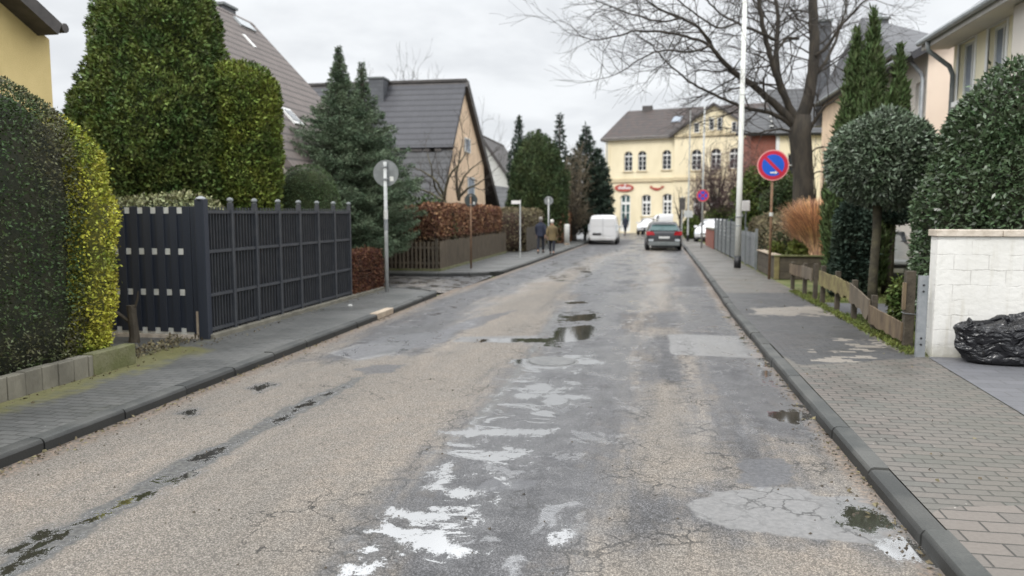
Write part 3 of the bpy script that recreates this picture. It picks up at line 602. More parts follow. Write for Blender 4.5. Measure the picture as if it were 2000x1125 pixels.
# stump
c=GP(262,668,.1); t=thing('tree_stump','old cut wooden stump at the end of the mossy edging wall','stump',(c[0],c[1],.08))
x,y=c[0],c[1]
MB().tube([(x,y,.05),(x+.01,y,.2),(x-.01,y,.45),(x-.02,y,.62)],[.085,.07,.062,.066],10).build('trunk',MATS['dark_wood'],t)
MB().tube([(x,y,.35),(x-.18,y-.05,.5),(x-.3,y-.05,.58)],[.03,.022,.012],6).tube([(x,y,.5),(x+.08,y,.7),(x+.1,y,.82)],[.02,.014,.008],6).build('branch_stub',MATS['dark_wood'],t)
rs=np.random.RandomState(9); b=MB()
P=np.c_[rs.uniform(-6.7,-6.2,900),rs.uniform(7.9,9.9,900),rs.uniform(.08,.16,900)]; V,F=leaves(P,np.tile([0,0,1.],(900,1)),rs,.05,.5,.2)
tag(mk('leaf_litter',V,F,MATS['leaf_brown']),'brown fallen leaves on the soil beside the stump','leaf litter',kind='stuff')
# board fence, facing the street
Yf=PX(396,417,-6.2)[1]; FX0=-7.75
t=thing('board_fence','anthracite board fence panel with rows of white squares','fence',(-6.2,Yf,.1))
b=MB(); xs=np.arange(-6.42,-8.1,-.208)
for i,x in enumerate(xs): b.box((x-.208,Yf+.027,.16),(x-.001,Yf+.043,1.985))
b.build('back_boards',MATS['anthracite'],t)
b=MB()
for x in xs: b.box((x-.108,Yf,.19),(x+.012,Yf+.018,2.0))
b.box((-6.40,Yf,.16),(-6.30,Yf+.02,2.0))
b.build('front_boards',MATS['anthracite'],t,bevel=.004)
for z in (1.90,1.31,.72,.155):
    MB().box((-8.1,Yf+.0185,z),(-6.42,Yf+.026,z+.088)).build('rail',MATS['offwhite'],t)
MB().box((-8.1,Yf-.03,.05),(-6.25,Yf+.06,.15)).build('plinth',MATS['cap_stone'],t)
b=MB().box((-6.30,Yf-.05,.1),(-6.15,Yf+.06,2.10)).build('corner_post',MATS['anthracite'],t,bevel=.006)
MB().lathe((-6.225,Yf,2.10),[(.085,0),(.088,.01),(.06,.03),(.02,.045)],4).build('post_cap',MATS['galv'],b)
MB().box((-6.345,Yf-.035,.15),(-6.30,Yf-.022,.50)).build('wooden_wedge',MATS['pale_wood'],t)
# metal bar fence with dark screens
px_=[450,497,543,583,619,651,681]; Ys=[Yf+.1]+[PX(p,417,-6.2)[1] for p in px_]
t=thing('bar_fence','dark metal bar fence with round capped posts and screens','fence',(-6.2,Yf,.1))
for k,y in enumerate(Ys[1:]):
    q=MB().box((-6.235,y-.03,.14),(-6.165,y+.03,2.06)).build('post',MATS['rail_metal'],t)
    MB().lathe((-6.2,y,2.06),[(.03,0),(.03,.015),(.045,.025),(.050,.045),(.036,.07),(.015,.08)],14).build('post_cap',MATS['zinc_dark'],q)
b=MB()
for i in range(len(Ys)-1):
    n=8; 
    for j in range(1,n):
        y=Ys[i]+(Ys[i+1]-Ys[i])*j/n; b.box((-6.21,y-.008,.15),(-6.19,y+.008,1.99))
b.build('bars',MATS['rail_metal'],t)
for z in (1.90,1.33,.70,.20): MB().box((-6.222,Ys[0],z),(-6.180,Ys[-1],z+.045)).build('rail',MATS['rail_metal'],t)
MB().box((-6.262,Ys[0]-.05,.13),(-6.238,Ys[-1]-.02,1.95)).build('screen',MATS['black'],t)
MB().box((-6.30,Yf,.04),(-6.10,Ys[-1]+1.9,.165)).build('plinth',MATS['concrete'],t,bevel=.01)
o=MB().box((-8.0,Yf+.6,.0),(-6.75,Yf+2.6,1.95))
# variegated hedge behind the fence
bush('variegated_hedge','pale variegated leaves rising above the board fence','hedge',(-7.55,Yf+.85,1.1),(1.15,.55,1.06),MATS['leaf_varieg'],MATS['core_green'],14000,.06,p=4,amp=.06,depth=.1,seed=13,aspect=.6)
# low beech hedge after the fence
y0=Ys[-1]+.05; y1=PX(752,417,-6.2)[1]-.1
bush('beech_hedge','low dark brown beech hedge next to the tall grey sign pole','hedge',(-6.42,(y0+y1)/2,.55),(.24,(y1-y0)/2,.52),MATS['leaf_beech_dark'],MATS['core_brown'],16000,.05,p=6,amp=.03,depth=.08,seed=14)
# litter
c=GP(684,598,.1); o=MB().lathe((c[0],c[1],.1),[(.045,0),(.05,.02),(.02,.035)],7).build('paper_scrap',MATS['offwhite']); tag(o,'small crumpled white paper scrap on the left pavement','litter')
# ---- round signs seen from behind
def back_sign(label, px, pyb, pyc, dia, m_pole, m_back, r=.035, z0=.1, pxt=None, box=False, hgt=None, sticker=True, sc_=1.0):
    c=GP(px,pyb,z0); x,y=c[0],c[1]; zc=ZA(pyc,x,y)
    t=thing('traffic_sign',label,'traffic sign',(x,y,z0))
    MB().cyl((x,y,z0-.03),(x,y,zc+dia*.42),r,r*.95,14).build('pole',m_pole,t,smooth=True)
    d=MB(); a=np.linspace(0,2*np.pi,32,endpoint=False)
    d.prism([(x+dia/2*math.cos(q),y+.045,zc+dia/2*math.sin(q)) for q in a],(0,.004,0)); 
    o=d.build('sign_plate',m_back,t)
    for dz in (-.14,.14): MB().box((x-r-.012,y-r-.012,zc+dz-.015),(x+r+.012,y+.047,zc+dz+.015)).build('clamp',MATS['galv'],t)
    if sticker: MB().box((x+dia*.16,y+.0405,zc-dia*.30),(x+dia*.30,y+.0445,zc-dia*.13)).build('sticker',MATS['offwhite'],t)
    return t
back_sign('tall grey sign pole with round sign seen from behind at street corner',756,570,338,.60,MATS['pole_grey'],MATS['sign_back'],r=.042)
c=GP(756,570,.1); 
for z,h in ((1.78,.20),(1.52,.24)):
    o=MB().tube([(c[0],c[1],z),(c[0],c[1],z+h)],[.047,.047],14).build('sticker',MATS['offwhite'] if z>1.6 else MATS['galv']); o.parent=[q for q in bpy.data.objects if q.get('label','').startswith('tall grey sign pole')][0]
    o.data.transform(Matrix.Translation(-Vector(ORG[o.parent])))
back_sign('round dark sign back on thin reddish pole before beech hedge',920,524,391,.44,MATS['rust_pole'],MATS['sign_dark'],r=.03)
back_sign('small round grey sign back beyond the walking couple',1071,486,392,.46,MATS['pole_grey'],MATS['sign_back'],r=.04,sticker=False)
# street name sign
c=GP(1016,503,.1); zc=ZA(395,c[0],c[1]); t=thing('street_name_sign','narrow blank white street name board on a short pole','street sign',(c[0],c[1],.1))
MB().cyl((c[0],c[1],.08),(c[0],c[1],zc+.1),.028).build('pole',MATS['pole_grey'],t); MB().box((c[0]-.36,c[1]-.012,zc-.07),(c[0]+.02,c[1]-.030,zc+.07)).build('name_board',MATS['sign_white'],t)
# white column
c=GP(1107,478,.1); t=thing('marker_post','short white round column on pavement by hedge end','marker post',(c[0],c[1],.1)); s_=1/ (np.linalg.norm(c-CAM)/FPX)
MB().lathe((c[0],c[1],.05),[(.15,0),(.15,1.18),(.13,1.22),(.02,1.24)],18).build('column',MATS['offwhite'],t,smooth=True); MB().lathe((c[0],c[1],.05),[(.155,.0),(.158,.14),(.152,.15)],18).build('foot_band',MATS['pale_wood'],t)
# ---- corner garden: copper beech hedge with picket fence
Yc=23.3; XL=-11.6; XR=-6.35; Ye=34.8
t=thing('copper_hedge','long clipped copper beech hedge above the picket fence','hedge',(-8.5,Yc,.1))
rs=np.random.RandomState(21)
def hedge_box(x0,x1,y0,y1,z0,z1,n):
    P,N=superell(rs,n,((x0+x1)/2,(y0+y1)/2,(z0+z1)/2),((x1-x0)/2,(y1-y0)/2,(z1-z0)/2),9); P=P+N*(lumps(P,22,1.3)*.05)[:,None]-N*(rs.rand(n)**2*.12)[:,None]; return P,N
A1=hedge_box(XL,XR-.15,Yc+.15,Yc+.95,.15,2.1,22000); A2=hedge_box(XR-.95,XR-.1,Yc+.15,Ye,.15,2.2,30000)
P=np.concatenate([A1[0],A2[0]]);N=np.concatenate([A1[1],A2[1]])
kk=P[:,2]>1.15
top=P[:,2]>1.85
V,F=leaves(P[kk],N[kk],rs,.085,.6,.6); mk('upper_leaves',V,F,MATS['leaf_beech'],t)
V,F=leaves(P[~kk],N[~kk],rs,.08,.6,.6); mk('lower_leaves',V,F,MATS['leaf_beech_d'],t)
b=MB(); b.box((XL+.1,Yc+.25,.1),(XR-.25,Yc+.85,2.0)); b.box((XR-.86,Yc+.86,.1),(XR-.2,Ye-.1,2.08)); b.build('shaded_core',MATS['core_brown'],t)  # solid boxes, shade between the hedge leaves painted as dark brown
t=thing('picket_fence','weathered wooden picket fence around the corner garden','fence',(-8.5,Yc,.1))
b=MB(); 
for x in np.arange(XL,XR,.135):
    h=1.02+random.uniform(-.03,.03); b.box((x,Yc-.012,.16),(x+.07,Yc+.012,h)); 
for y in np.arange(Yc+.05,Ye,.15):
    h=1.04+random.uniform(-.03,.03); b.box((XR-.012,y,.16),(XR+.012,y+.075,h))
b.build('pickets',MATS['fence_wood'],t)
for z in (.32,.80):
    MB().box((XL,Yc+.013,z),(XR-.02,Yc+.045,z+.06)).build('rail',MATS['fence_wood'],t); MB().box((XR-.05,Yc+.05,z),(XR-.013,Ye,z+.06)).build('rail',MATS['fence_wood'],t)
for y in np.arange(Yc,Ye+.1,2.3): MB().box((XR-.14,y-.04,.05),(XR-.055,y+.04,1.1)).build('post',MATS['dark_wood'],t)
for x in np.arange(XL,XR-.5,2.0): MB().box((x-.04,Yc+.05,.05),(x+.04,Yc+.13,1.1)).build('post',MATS['dark_wood'],t)
MB().box((XL,Yc-.06,.04),(XR+.05,Yc+.06,.17)).box((XR-.06,Yc+.061,.04),(XR+.06,Ye,.17)).build('plinth',MATS['moss_concrete'],t)
# second garden: dark board fence/hedge
bush('dark_hedge','tall dark brown hedge directly behind the walking couple','hedge',(-6.35,39.2,1.0),(.75,3.7,1.12),MATS['leaf_brown'],MATS['core_brown'],14000,.10,p=8,amp=.06,depth=.15,seed=31)
t=thing('board_fence','low dark plank fence in front of the tall dark hedge','fence',(-5.5,36,.1))
b=MB()
for y in np.arange(35.6,42.8,.16): b.box((-5.52,y,.14),(-5.49,y+.145,1.25+random.uniform(-.02,.02)))
b.build('planks',MATS['dark_wood'],t); MB().box((-5.56,35.6,.35),(-5.525,42.9,.43)).build('rail',MATS['dark_wood'],t)
bush('copper_hedge','reddish beech hedge near the white van, behind the white column','hedge',(-5.6,50.5,.95),(.7,4.6,1.05),MATS['leaf_beech'],MATS['core_brown'],12000,.12,p=8,amp=.06,depth=.15,seed=32)
bush('copper_hedge','higher brown hedge block behind the reddish beech hedge','hedge',(-7.2,53.5,1.5),(.9,2.2,1.6),MATS['leaf_beech_d'],MATS['core_brown'],7000,.13,p=6,amp=.08,depth=.2,seed=33)
# ---- big thuja
def revolve_leaves(name, mt, parent, c, prof, n, size, seed, amp=.1, k=1.0, aspect=.45, out=.5, up=.5, depth=.15, sx=1.0, sy=1.0, core=None):
    """prof: list (z, r); leaves over a surface of revolution with lumps"""
    rs=np.random.RandomState(seed); pz=np.array([p[0] for p in prof]); pr=np.array([p[1] for p in prof])
    zz=np.linspace(pz[0],pz[-1],200); rr=np.interp(zz,pz,pr); cdf=np.cumsum(rr+.03); cdf/=cdf[-1]
    z=np.interp(rs.rand(n),cdf,zz); r=np.interp(z,pz,pr); a=rs.uniform(0,2*np.pi,n)
    slope=(np.interp(z+.05,pz,pr)-np.interp(z-.05,pz,pr))/.1
    N=np.stack([np.cos(a),np.sin(a),-slope],1); N/=np.linalg.norm(N,axis=1)[:,None]
    P=np.stack([r*np.cos(a)*sx,r*np.sin(a)*sy,z],1)+np.array(c)
    P=P+N*(lumps(P,seed,k)*amp-rs.rand(n)**2*depth)[:,None]
    V,F=leaves(P,N,rs,size,aspect,out,up); mk(name,V,F,mt,parent)
    if core is not None:
        b=MB(); zs=np.linspace(pz[0],pz[-1],18); nn=20; V=[]
        for zq in zs:
            for j in range(nn):
                t_=2*math.pi*j/nn; rq=max(.01,np.interp(zq,pz,pr)-depth*.6); V.append((rq*math.cos(t_)*sx,rq*math.sin(t_)*sy,zq))
        V=np.array(V)+np.array(c); D=V-np.array(c); D[:,2]=0; D/=np.linalg.norm(D,axis=1)[:,None]+1e-9; V=V+D*(lumps(V,seed,k)*amp-.02)[:,None]
        F=[(i*nn+j,i*nn+(j+1)%nn,(i+1)*nn+(j+1)%nn,(i+1)*nn+j) for i in range(17) for j in range(nn)]
        mk('shaded_core',V,F,core,parent,smooth=True)  # closed dark hull painting the shade inside the crown
def trunk(t,x,y,h,r=.12,m='bark'): MB().tube([(x,y,.0),(x+.02,y,h*.5),(x,y,h)],[r,r*.8,r*.5],10).build('trunk',MATS[m],t,smooth=True)
c0=PY(322,417,14.6); x,y=c0[0],14.6
t=thing('thuja_tree','huge broad thuja towering behind the board fence','conifer',(x,y,.1)); trunk(t,x,y,3.5,.2)
s_=lambda py: ZA(py,x,y)
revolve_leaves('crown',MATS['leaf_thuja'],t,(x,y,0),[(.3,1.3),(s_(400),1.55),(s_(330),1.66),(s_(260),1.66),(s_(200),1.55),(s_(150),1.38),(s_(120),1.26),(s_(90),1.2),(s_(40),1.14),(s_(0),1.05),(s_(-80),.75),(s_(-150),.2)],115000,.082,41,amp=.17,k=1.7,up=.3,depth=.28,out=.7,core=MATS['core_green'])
c0=PY(484,417,14.9); x,y=c0[0],14.9
t=thing('thuja_tree','smaller yellowish thuja joined to the huge one, right side','conifer',(x,y,.1)); trunk(t,x,y,2.5,.12)
revolve_leaves('crown',MATS['leaf_thuja_l'],t,(x,y,0),[(.3,.60),(s_(390),.66),(s_(300),.72),(s_(220),.72),(s_(170),.66),(s_(140),.50),(s_(118),.2)],50000,.072,42,amp=.11,k=2,up=.35,depth=.22,out=.7,core=MATS['core_green'])
bush('ball_bush','smooth clipped dome bush behind the bar fence','bush',(PY(602,417,16.4)[0],16.4,1.38),(.72,.72,1.60),MATS['leaf_box'],MATS['core_green'],30000,.035,p=2.6,amp=.012,depth=.04,seed=43,out=.8)
# ---- spruces
def spruce(label,x,y,H,R,seed,m='leaf_spruce',n=260,size=.11,z0=.3,power=.85,dens=70,group=None,droop=.35,asp=.22,cat='conifer',tips=0):
    rs=np.random.RandomState(seed); t=thing('spruce_tree',label,cat,(x,y,.08),group=group); trunk(t,x,y,H*.97,.10)
    P=[];N=[];lines=[]
    for i in range(n):
        f=(i+.5)/n; z=z0+(H-z0)*f**1.12; L=R*(1-f)**power*rs.uniform(.6,1.12)*min(1,(1-f)*2.6+.10)*min(1,.62+.38*(z-z0)/1.6)+.05; a=i*2.39996+rs.uniform(-.4,.4)
        k=max(6,int(dens*L)); u=np.sqrt(rs.uniform(.02,1,k)); side=rs.normal(0,.14*L+.02,k)*(1-u*.55); 
        px=u*L; pz=z-droop*L*u+ .22*L*u**2.5*1.2+rs.normal(0,.035,k)-np.abs(side)*.25
        ca,sa=math.cos(a),math.sin(a)
        P.append(np.stack([x+px*ca-side*sa,y+px*sa+side*ca,pz],1)); sg=np.sign(side)*.7
        N.append(np.stack([ca-sg*sa,sa+sg*ca,np.full(k,.05)],1))
        lines.append(([(x,y,z),(x+L*.5*ca,y+L*.5*sa,z-droop*L*.5+.05*L),(x+L*.92*ca,y+L*.92*sa,z-droop*L*.9+.2*L)],[.02,.013,.005]))
    P=np.concatenate(P);N=np.concatenate(N);N/=np.linalg.norm(N,axis=1)[:,None]
    V,F=leaves(P,N,rs,size,asp*1.6,1.2,.1); mk('crown',V,F,MATS[m],t)
    V,F=twig_mesh(lines,4); mk('branches',V,F,MATS['bark'],t)
    return t
def X_(px,y): return PY(px,417,y)[0]
x=X_(668,20.5); spruce('dark blue green spruce in front of the slate roofed house',x,20.5,ZA(92,x,20.5),2.7,51,n=460,dens=270,size=.075,droop=.28,power=.75,z0=.9,asp=.16)
x=X_(712,21.6); spruce('second spruce tip just right of the tall blue spruce',x,21.6,ZA(122,x,21.6),2.3,52,n=300,dens=280,size=.075,droop=.28,power=.75,z0=1.0,asp=.16)
# ================================================================== buildings
def wall(parent, name, m, O, u, W, z0, z1, holes=(), depth=.14, n=None, arch=()):
    """vertical wall from O along unit u, thickness inward (-n); holes = (u0,u1,za,zb) get reveals"""
    O=np.array(O,float); u=np.array(u,float); n=np.array(n,float); V=[];F=[]
    us=sorted({0,W,*[h[0] for h in holes],*[h[1] for h in holes]}); zs=sorted({z0,z1,*[h[2] for h in holes],*[h[3] for h in holes]})
    def pt(a,z,d=0): p=O+u*a-n*d; return (p[0],p[1],z)
    flip = np.dot(np.cross(u,[0,0,1]),n)<0
    def q(a): 
        k=len(V); V.extend(a); f=tuple(range(k,k+len(a))); F.append(f[::-1] if flip else f)
    for i in range(len(us)-1):
        for j in range(len(zs)-1):
            cu=(us[i]+us[i+1])/2; cz=(zs[j]+zs[j+1])/2
            if any(h[0]<cu<h[1] and h[2]<cz<h[3] for h in holes): continue
            q([pt(us[i],zs[j]),pt(us[i+1],zs[j]),pt(us[i+1],zs[j+1]),pt(us[i],zs[j+1])])
    for a0,a1,b0,b1 in holes:
        q([pt(a0,b0),pt(a0,b0,depth),pt(a1,b0,depth),pt(a1,b0)][::-1]); q([pt(a0,b1),pt(a1,b1),pt(a1,b1,depth),pt(a0,b1,depth)][::-1])
        q([pt(a0,b0),pt(a0,b1),pt(a0,b1,depth),pt(a0,b0,depth)][::-1]); q([pt(a1,b0),pt(a1,b0,depth),pt(a1,b1,depth),pt(a1,b1)][::-1])
    for a0,a1,b1,rise in arch:       # solid corners over a round arch inside the hole
        for sgn,e in ((1,a0),(-1,a1)):
            mid=(a0+a1)/2; w=(a1-a0)/2; pts=[(e,b1)]+[(mid-sgn*w*math.cos(t),b1-rise+rise*math.sin(t)) for t in np.linspace(0,np.pi/2,8)]
            P=[pt(p[0],p[1],0) for p in pts]; Q=[pt(p[0],p[1],depth) for p in pts]
            k=len(V); V.extend(P+Q); m_=len(P); F.append(tuple(range(k,k+m_))); F.extend([(k+i,k+i+1,k+m_+i+1,k+m_+i) for i in range(m_-1)])
    return mk(name,V,F,m,parent)
def window(parent, O,u,n, a0,a1,z0,z1, depth=.14, nx=2, nz=2, arch=0.0, fm='window_white', gm='glass', fw=.06, sill=True, sm='cream_trim', name='window', transom=None, sk=.12):
    O=np.array(O,float);u=np.array(u,float);n=np.array(n,float); B=O-n*depth
    def bar(b,x0,x1,za,zb,d0=.0,d1=.05): b.obox((*(B+u*x0+n*d0)[:2],za),u*(x1-x0),n*(d1-d0),(0,0,zb-za))
    b=MB(); bar(b,a0,a0+fw,z0,z1); bar(b,a1-fw,a1,z0,z1); bar(b,a0+fw,a1-fw,z0,z0+fw); bar(b,a0+fw,a1-fw,z1-fw,z1)
    for i in range(1,nx): x=a0+(a1-a0)*i/nx; bar(b,x-fw*.45,x+fw*.45,z0+fw,z1-fw,.002,.045)
    for j in range(1,nz): z=z0+((transom if transom else z1)-z0)*j/nz; bar(b,a0+fw,a1-fw,z-fw*.25,z+fw*.25,.004,.04)
    if transom: bar(b,a0+fw,a1-fw,transom-fw*.9,transom+fw*.9,.003,.055)
    f=b.build(name,MATS[fm],parent)
    MB().obox((*(B+u*(a0+.01)+n*.004)[:2],z0+.01),u*(a1-a0-.02),n*.012,(0,0,z1-z0-.02)).build('pane',MATS[gm],f)
    if sill: MB().obox((*(O+u*(a0-.1)-n*.05)[:2],z0-sk),u*(a1-a0+.2),n*.15,(0,0,sk-.004)).build('sill',MATS[sm],f)
    return f
def quadprism(b, P, th):   # roof slab from 4 corners, thickness along -normal
    P=[np.array(p,float) for p in P]; nn=np.cross(P[1]-P[0],P[3]-P[0]); nn/=np.linalg.norm(nn)
    if nn[2]<0: nn=-nn
    b.prism(P, -nn*th)
# ---------- A: yellow house far left: gable faces camera
Xr=-9.0; Yg=PX(104,215,Xr)[1]; e0=PX(121,46,Xr+.35); e1_=PX(70,-2,Xr+.35); sl0=(e1_[2]-e0[2])/(e0[1]-e1_[1]); YR=Yg-4.2
t=thing('yellow_house','tall yellow rendered house at the top left edge','house',(Xr,Yg,0))
zr0=e0[2]+sl0*(e0[1]-YR); za=e0[2]-.12+sl0*(e0[1]-Yg)
MB().prism([(Xr,Yg,0),(Xr,2*YR-Yg,0),(Xr,2*YR-Yg,za),(Xr,YR,zr0-.15),(Xr,Yg,za)],(-.3,0,0)).build('gable_wall',MATS['yellow_render'],t)
wall(t,'wall',MATS['yellow_render'],(Xr-.301,Yg,0),(-1,0,0),8,0,za,n=(0,1,0))
b=MB(); x0_,x1_=Xr+.35,Xr-9
quadprism(b,[(x0_,e0[1],e0[2]),(x1_,e0[1],e0[2]),(x1_,YR,zr0),(x0_,YR,zr0)],.2); quadprism(b,[(x0_,2*YR-e0[1],e0[2]),(x1_,2*YR-e0[1],e0[2]),(x1_,YR,zr0),(x0_,YR,zr0)],.2)
b.build('roof',MATS['dark_fascia'],t); MB().tube([(x0_,e0[1]+.07,e0[2]-.05),(x1_,e0[1]+.07,e0[2]-.05)],[.07,.07],10).build('gutter',MATS['dark_fascia'],t)
# ---------- B: big brown tiled roof behind thuja
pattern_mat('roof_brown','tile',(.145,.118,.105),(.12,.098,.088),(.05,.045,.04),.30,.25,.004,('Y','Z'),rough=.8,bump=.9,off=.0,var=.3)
pattern_mat('slate_cladding','brick',(.085,.09,.10),(.11,.115,.125),(.04,.04,.045),.28,.2,.006,((1,1,0),'Z'),rough=.6,bump=.5)
Yb1=26.0; rp=PY(492,44,Yb1); vp_=PY(628,192,Yb1); Xrd=rp[0]; Zr=rp[2]; sl_=(rp[2]-vp_[2])/(vp_[0]-rp[0]); Xe=Xrd+(Zr-2.7)/sl_; Yb0=20.0
t=thing('tiled_house','house with big brown tiled roof behind the thuja','house',((Xrd+Xe)/2,Yb1,0))
b=MB(); quadprism(b,[(Xe,Yb0-2.2,2.7),(Xe,Yb1,2.7),(Xrd,Yb1,Zr),(Xrd,Yb0,Zr)],.2); quadprism(b,[(Xrd-1.2,Yb0,Zr-1.2*sl_),(Xrd-1.2,Yb1,Zr-1.2*sl_),(Xrd,Yb1,Zr),(Xrd,Yb0,Zr)],.2); b.build('roof',MATS['roof_brown'],t)
wall(t,'wall',MATS['beige_render'],(Xe-.4,Yb0+.3,0),(0,1,0),Yb1-Yb0-.6,0,2.75,n=(1,0,0)); wall(t,'wall',MATS['beige_render'],(Xrd-.8,Yb1-.3,0),(1,0,0),(Xe-Xrd)+.4,0,2.75,n=(0,1,0))
MB().prism([(Xe-.4,Yb0+.3,0),(Xrd-1,Yb0+.3,0),(Xrd-1,Yb0+.3,Zr-1.3),(Xrd,Yb0+.3,Zr-.25),(Xe-.4,Yb0+.3,2.9)],(0,.25,0)).build('gable_wall',MATS['beige_render'],t)
MB().tube([(Xe+.08,Yb0,2.62),(Xe+.08,Yb1,2.62)],[.08,.08],8).build('gutter',MATS['zinc'],t)
cc=PY(448,60,25.0); q=MB().box((cc[0]-.35,24.4,Zr-1.2),(cc[0]+.15,25.2,ZA(12,cc[0],24.6))).build('chimney',MATS['slate_cladding'],t)
MB().box((cc[0]-.41,24.34,ZA(12,cc[0],24.6)),(cc[0]+.21,25.26,ZA(12,cc[0],24.6)+.08)).build('chimney_cap',MATS['zinc_dark'],q)
def onroof(b,y0,y1,d0,d1,h=.05):   # box lying on the road-side slope; d = distance down slope from ridge in x
    z=lambda d: Zr-sl_*d
    quadprism(b,[(Xrd+d1,y0,z(d1)+h),(Xrd+d1,y1,z(d1)+h),(Xrd+d0,y1,z(d0)+h),(Xrd+d0,y0,z(d0)+h)],h+.02)
b=MB(); onroof(b,24.3,25.3,.28,.55,.10); b.build('flashing',MATS['zinc'],t)
b=MB(); onroof(b,23.6,23.75,.95,1.35); b.build('ridge_hook',MATS['window_white'],t)
# skylight where the photo shows white bits
def hitroof(px,py):
    d=ray(px,py); # plane z=Zr-sl*(x-Xrd)
    k=(Zr+sl_*Xrd-H_CAM)/(d[2]+sl_*d[0]); return CAM+d*k
h0=hitroof(572,232); b=MB(); onroof(b,h0[1]-.3,h0[1]+.3,h0[0]-Xrd-.22,h0[0]-Xrd+.22,.08); q=b.build('skylight',MATS['window_white'],t); b=MB(); onroof(b,h0[1]-.22,h0[1]+.22,h0[0]-Xrd-.15,h0[0]-Xrd+.15,.10); b.build('pane',MATS['glass'],q)
# ---------- C: slate roofed house, peach gable to the road
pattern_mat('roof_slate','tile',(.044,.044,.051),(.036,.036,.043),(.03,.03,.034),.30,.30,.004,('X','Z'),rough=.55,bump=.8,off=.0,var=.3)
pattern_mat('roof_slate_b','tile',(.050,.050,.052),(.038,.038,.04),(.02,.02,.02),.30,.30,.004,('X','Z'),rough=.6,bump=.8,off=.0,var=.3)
XG=-9.0
ap=PX(911,158,XG); bk=PX(884,287,XG); fa=PX(947,300,XG); nb_=PX(862,400,XG)
Ya,Za=ap[1],ap[2]; XW=-20.5
t=thing('slate_house','house with dark slate roof and peach gable facing the road','house',(XG,Ya,0))
gw=MB().prism([(XG-.12,nb_[1]+.35,0),(XG-.12,fa[1]+1.2,0),(XG-.12,fa[1]+.2,fa[2]-.5),(XG-.12,Ya,Za-.35),(XG-.12,bk[1]+.25,bk[2]-.4),(XG-.12,nb_[1]+.35,nb_[2]-.2)],(-.3,0,0)).build('gable_wall',MATS['peach_render'],t)
b=MB(); quadprism(b,[(XG,bk[1],bk[2]),(XW,bk[1],bk[2]),(XW,Ya,Za),(XG,Ya,Za)],.18); b.build('upper_roof',MATS['roof_slate'],t)
b=MB(); quadprism(b,[(XG,nb_[1]-.2,nb_[2]-.2),(XW,nb_[1]-.2,nb_[2]-.2),(XW,bk[1]-.02,bk[2]-.14),(XG,bk[1]-.02,bk[2]-.14)],.16); b.build('lower_roof',MATS['roof_slate_b'],t)
fz=2.2; fy=fa[1]+(fa[2]-fz)*(fa[1]-Ya)/(Za-fa[2])
b=MB(); quadprism(b,[(XG+.12,fy,fz),(XW,fy,fz),(XW,Ya,Za+.02),(XG+.12,Ya,Za+.02)],.42); b.build('far_roof',MATS['dark_fascia'],t)
MB().box((XW,Ya-.12,Za-.03),(XG+.02,Ya+.12,Za+.10)).build('ridge_cap',MATS['dark_fascia'],t)
b=MB()
for px in (782,812,838,850): 
    p=PY(px,290,bk[1]-.1); b.box((p[0]-.28,bk[1]-.12,bk[2]-.20),(p[0]+.28,bk[1]+.03,bk[2]-.08))
b.build('roof_strips',MATS['dark_fascia'],t)
wall(t,'wall',MATS['beige_render'],(XG-.6,nb_[1]+.5,0),(-1,0,0),XG-XW-1,0,nb_[2],n=(0,-1,0))
cc=PY(738,160,Ya-.4); q=MB().box((cc[0]-.32,Ya-.9,Za-1.4),(cc[0]+.45,Ya-.1,ZA(156,cc[0],Ya-.5))).build('chimney',MATS['slate_cladding'],t); MB().box((cc[0]-.37,Ya-.95,ZA(156,cc[0],Ya-.5)),(cc[0]+.5,Ya-.05,ZA(156,cc[0],Ya-.5)+.08)).build('chimney_cap',MATS['zinc_dark'],q)
for (py0,py1,pxa,pxb) in ((268,300,906,917),(345,385,912,925)):
    p0=PX(pxa,py0,XG-.12);p1=PX(pxb,py1,XG-.12)
    window(t,(XG-.12,p0[1],0),(0,1,0),(1,0,0),0,p1[1]-p0[1],p1[2],p0[2],depth=-.02,nx=1,nz=1,sill=False,gm='curtain')
# shed-like dark wall further along and white gable behind it
t=thing('white_gable_house','white gabled house partly hidden behind slate house','house',(-11,60,0))
def PYp(px,py,Y): return PY(px,py,Y)
Y=58; a=PYp(940,262,Y); b2=PYp(994,345,Y)
wz=b2[2]; xr=b2[0]; xa=a[0]; za=a[2]; xl=2*xa-xr
MB().prism([(xl,Y,0),(xr,Y,0),(xr,Y,wz-.2),(xa,Y,za-.3),(xl,Y,wz-.2)],(0,.3,0)).build('gable_wall',MATS['offwhite'],t)
b=MB(); quadprism(b,[(xr+.5,Y-.4,wz-.55),(xr+.5,Y+9,wz-.55),(xa,Y+9,za),(xa,Y-.4,za)],.22); quadprism(b,[(xl-.5,Y-.4,wz-.55),(xl-.5,Y+9,wz-.55),(xa,Y+9,za),(xa,Y-.4,za)],.22); b.build('roof',MATS['dark_fascia'],t)
t=thing('garden_shed','low dark roofed outbuilding between slate house and conifers','outbuilding',(-9.5,50,0))
Y=49; a=PYp(925,352,Y); c_=PYp(1000,385,Y); 
b=MB(); quadprism(b,[(a[0]-3,Y,1.8),(c_[0]+1.2,Y,1.8),(c_[0]-.6,Y+4,a[2]-.4),(a[0]-2,Y+4,a[2]+.2)],.2); b.build('roof',MATS['roof_slate_b'],t); MB().box((a[0]-2.8,Y+.3,0),(c_[0]+.9,Y+4,1.9)).build('wall',MATS['dark_wood'],t)
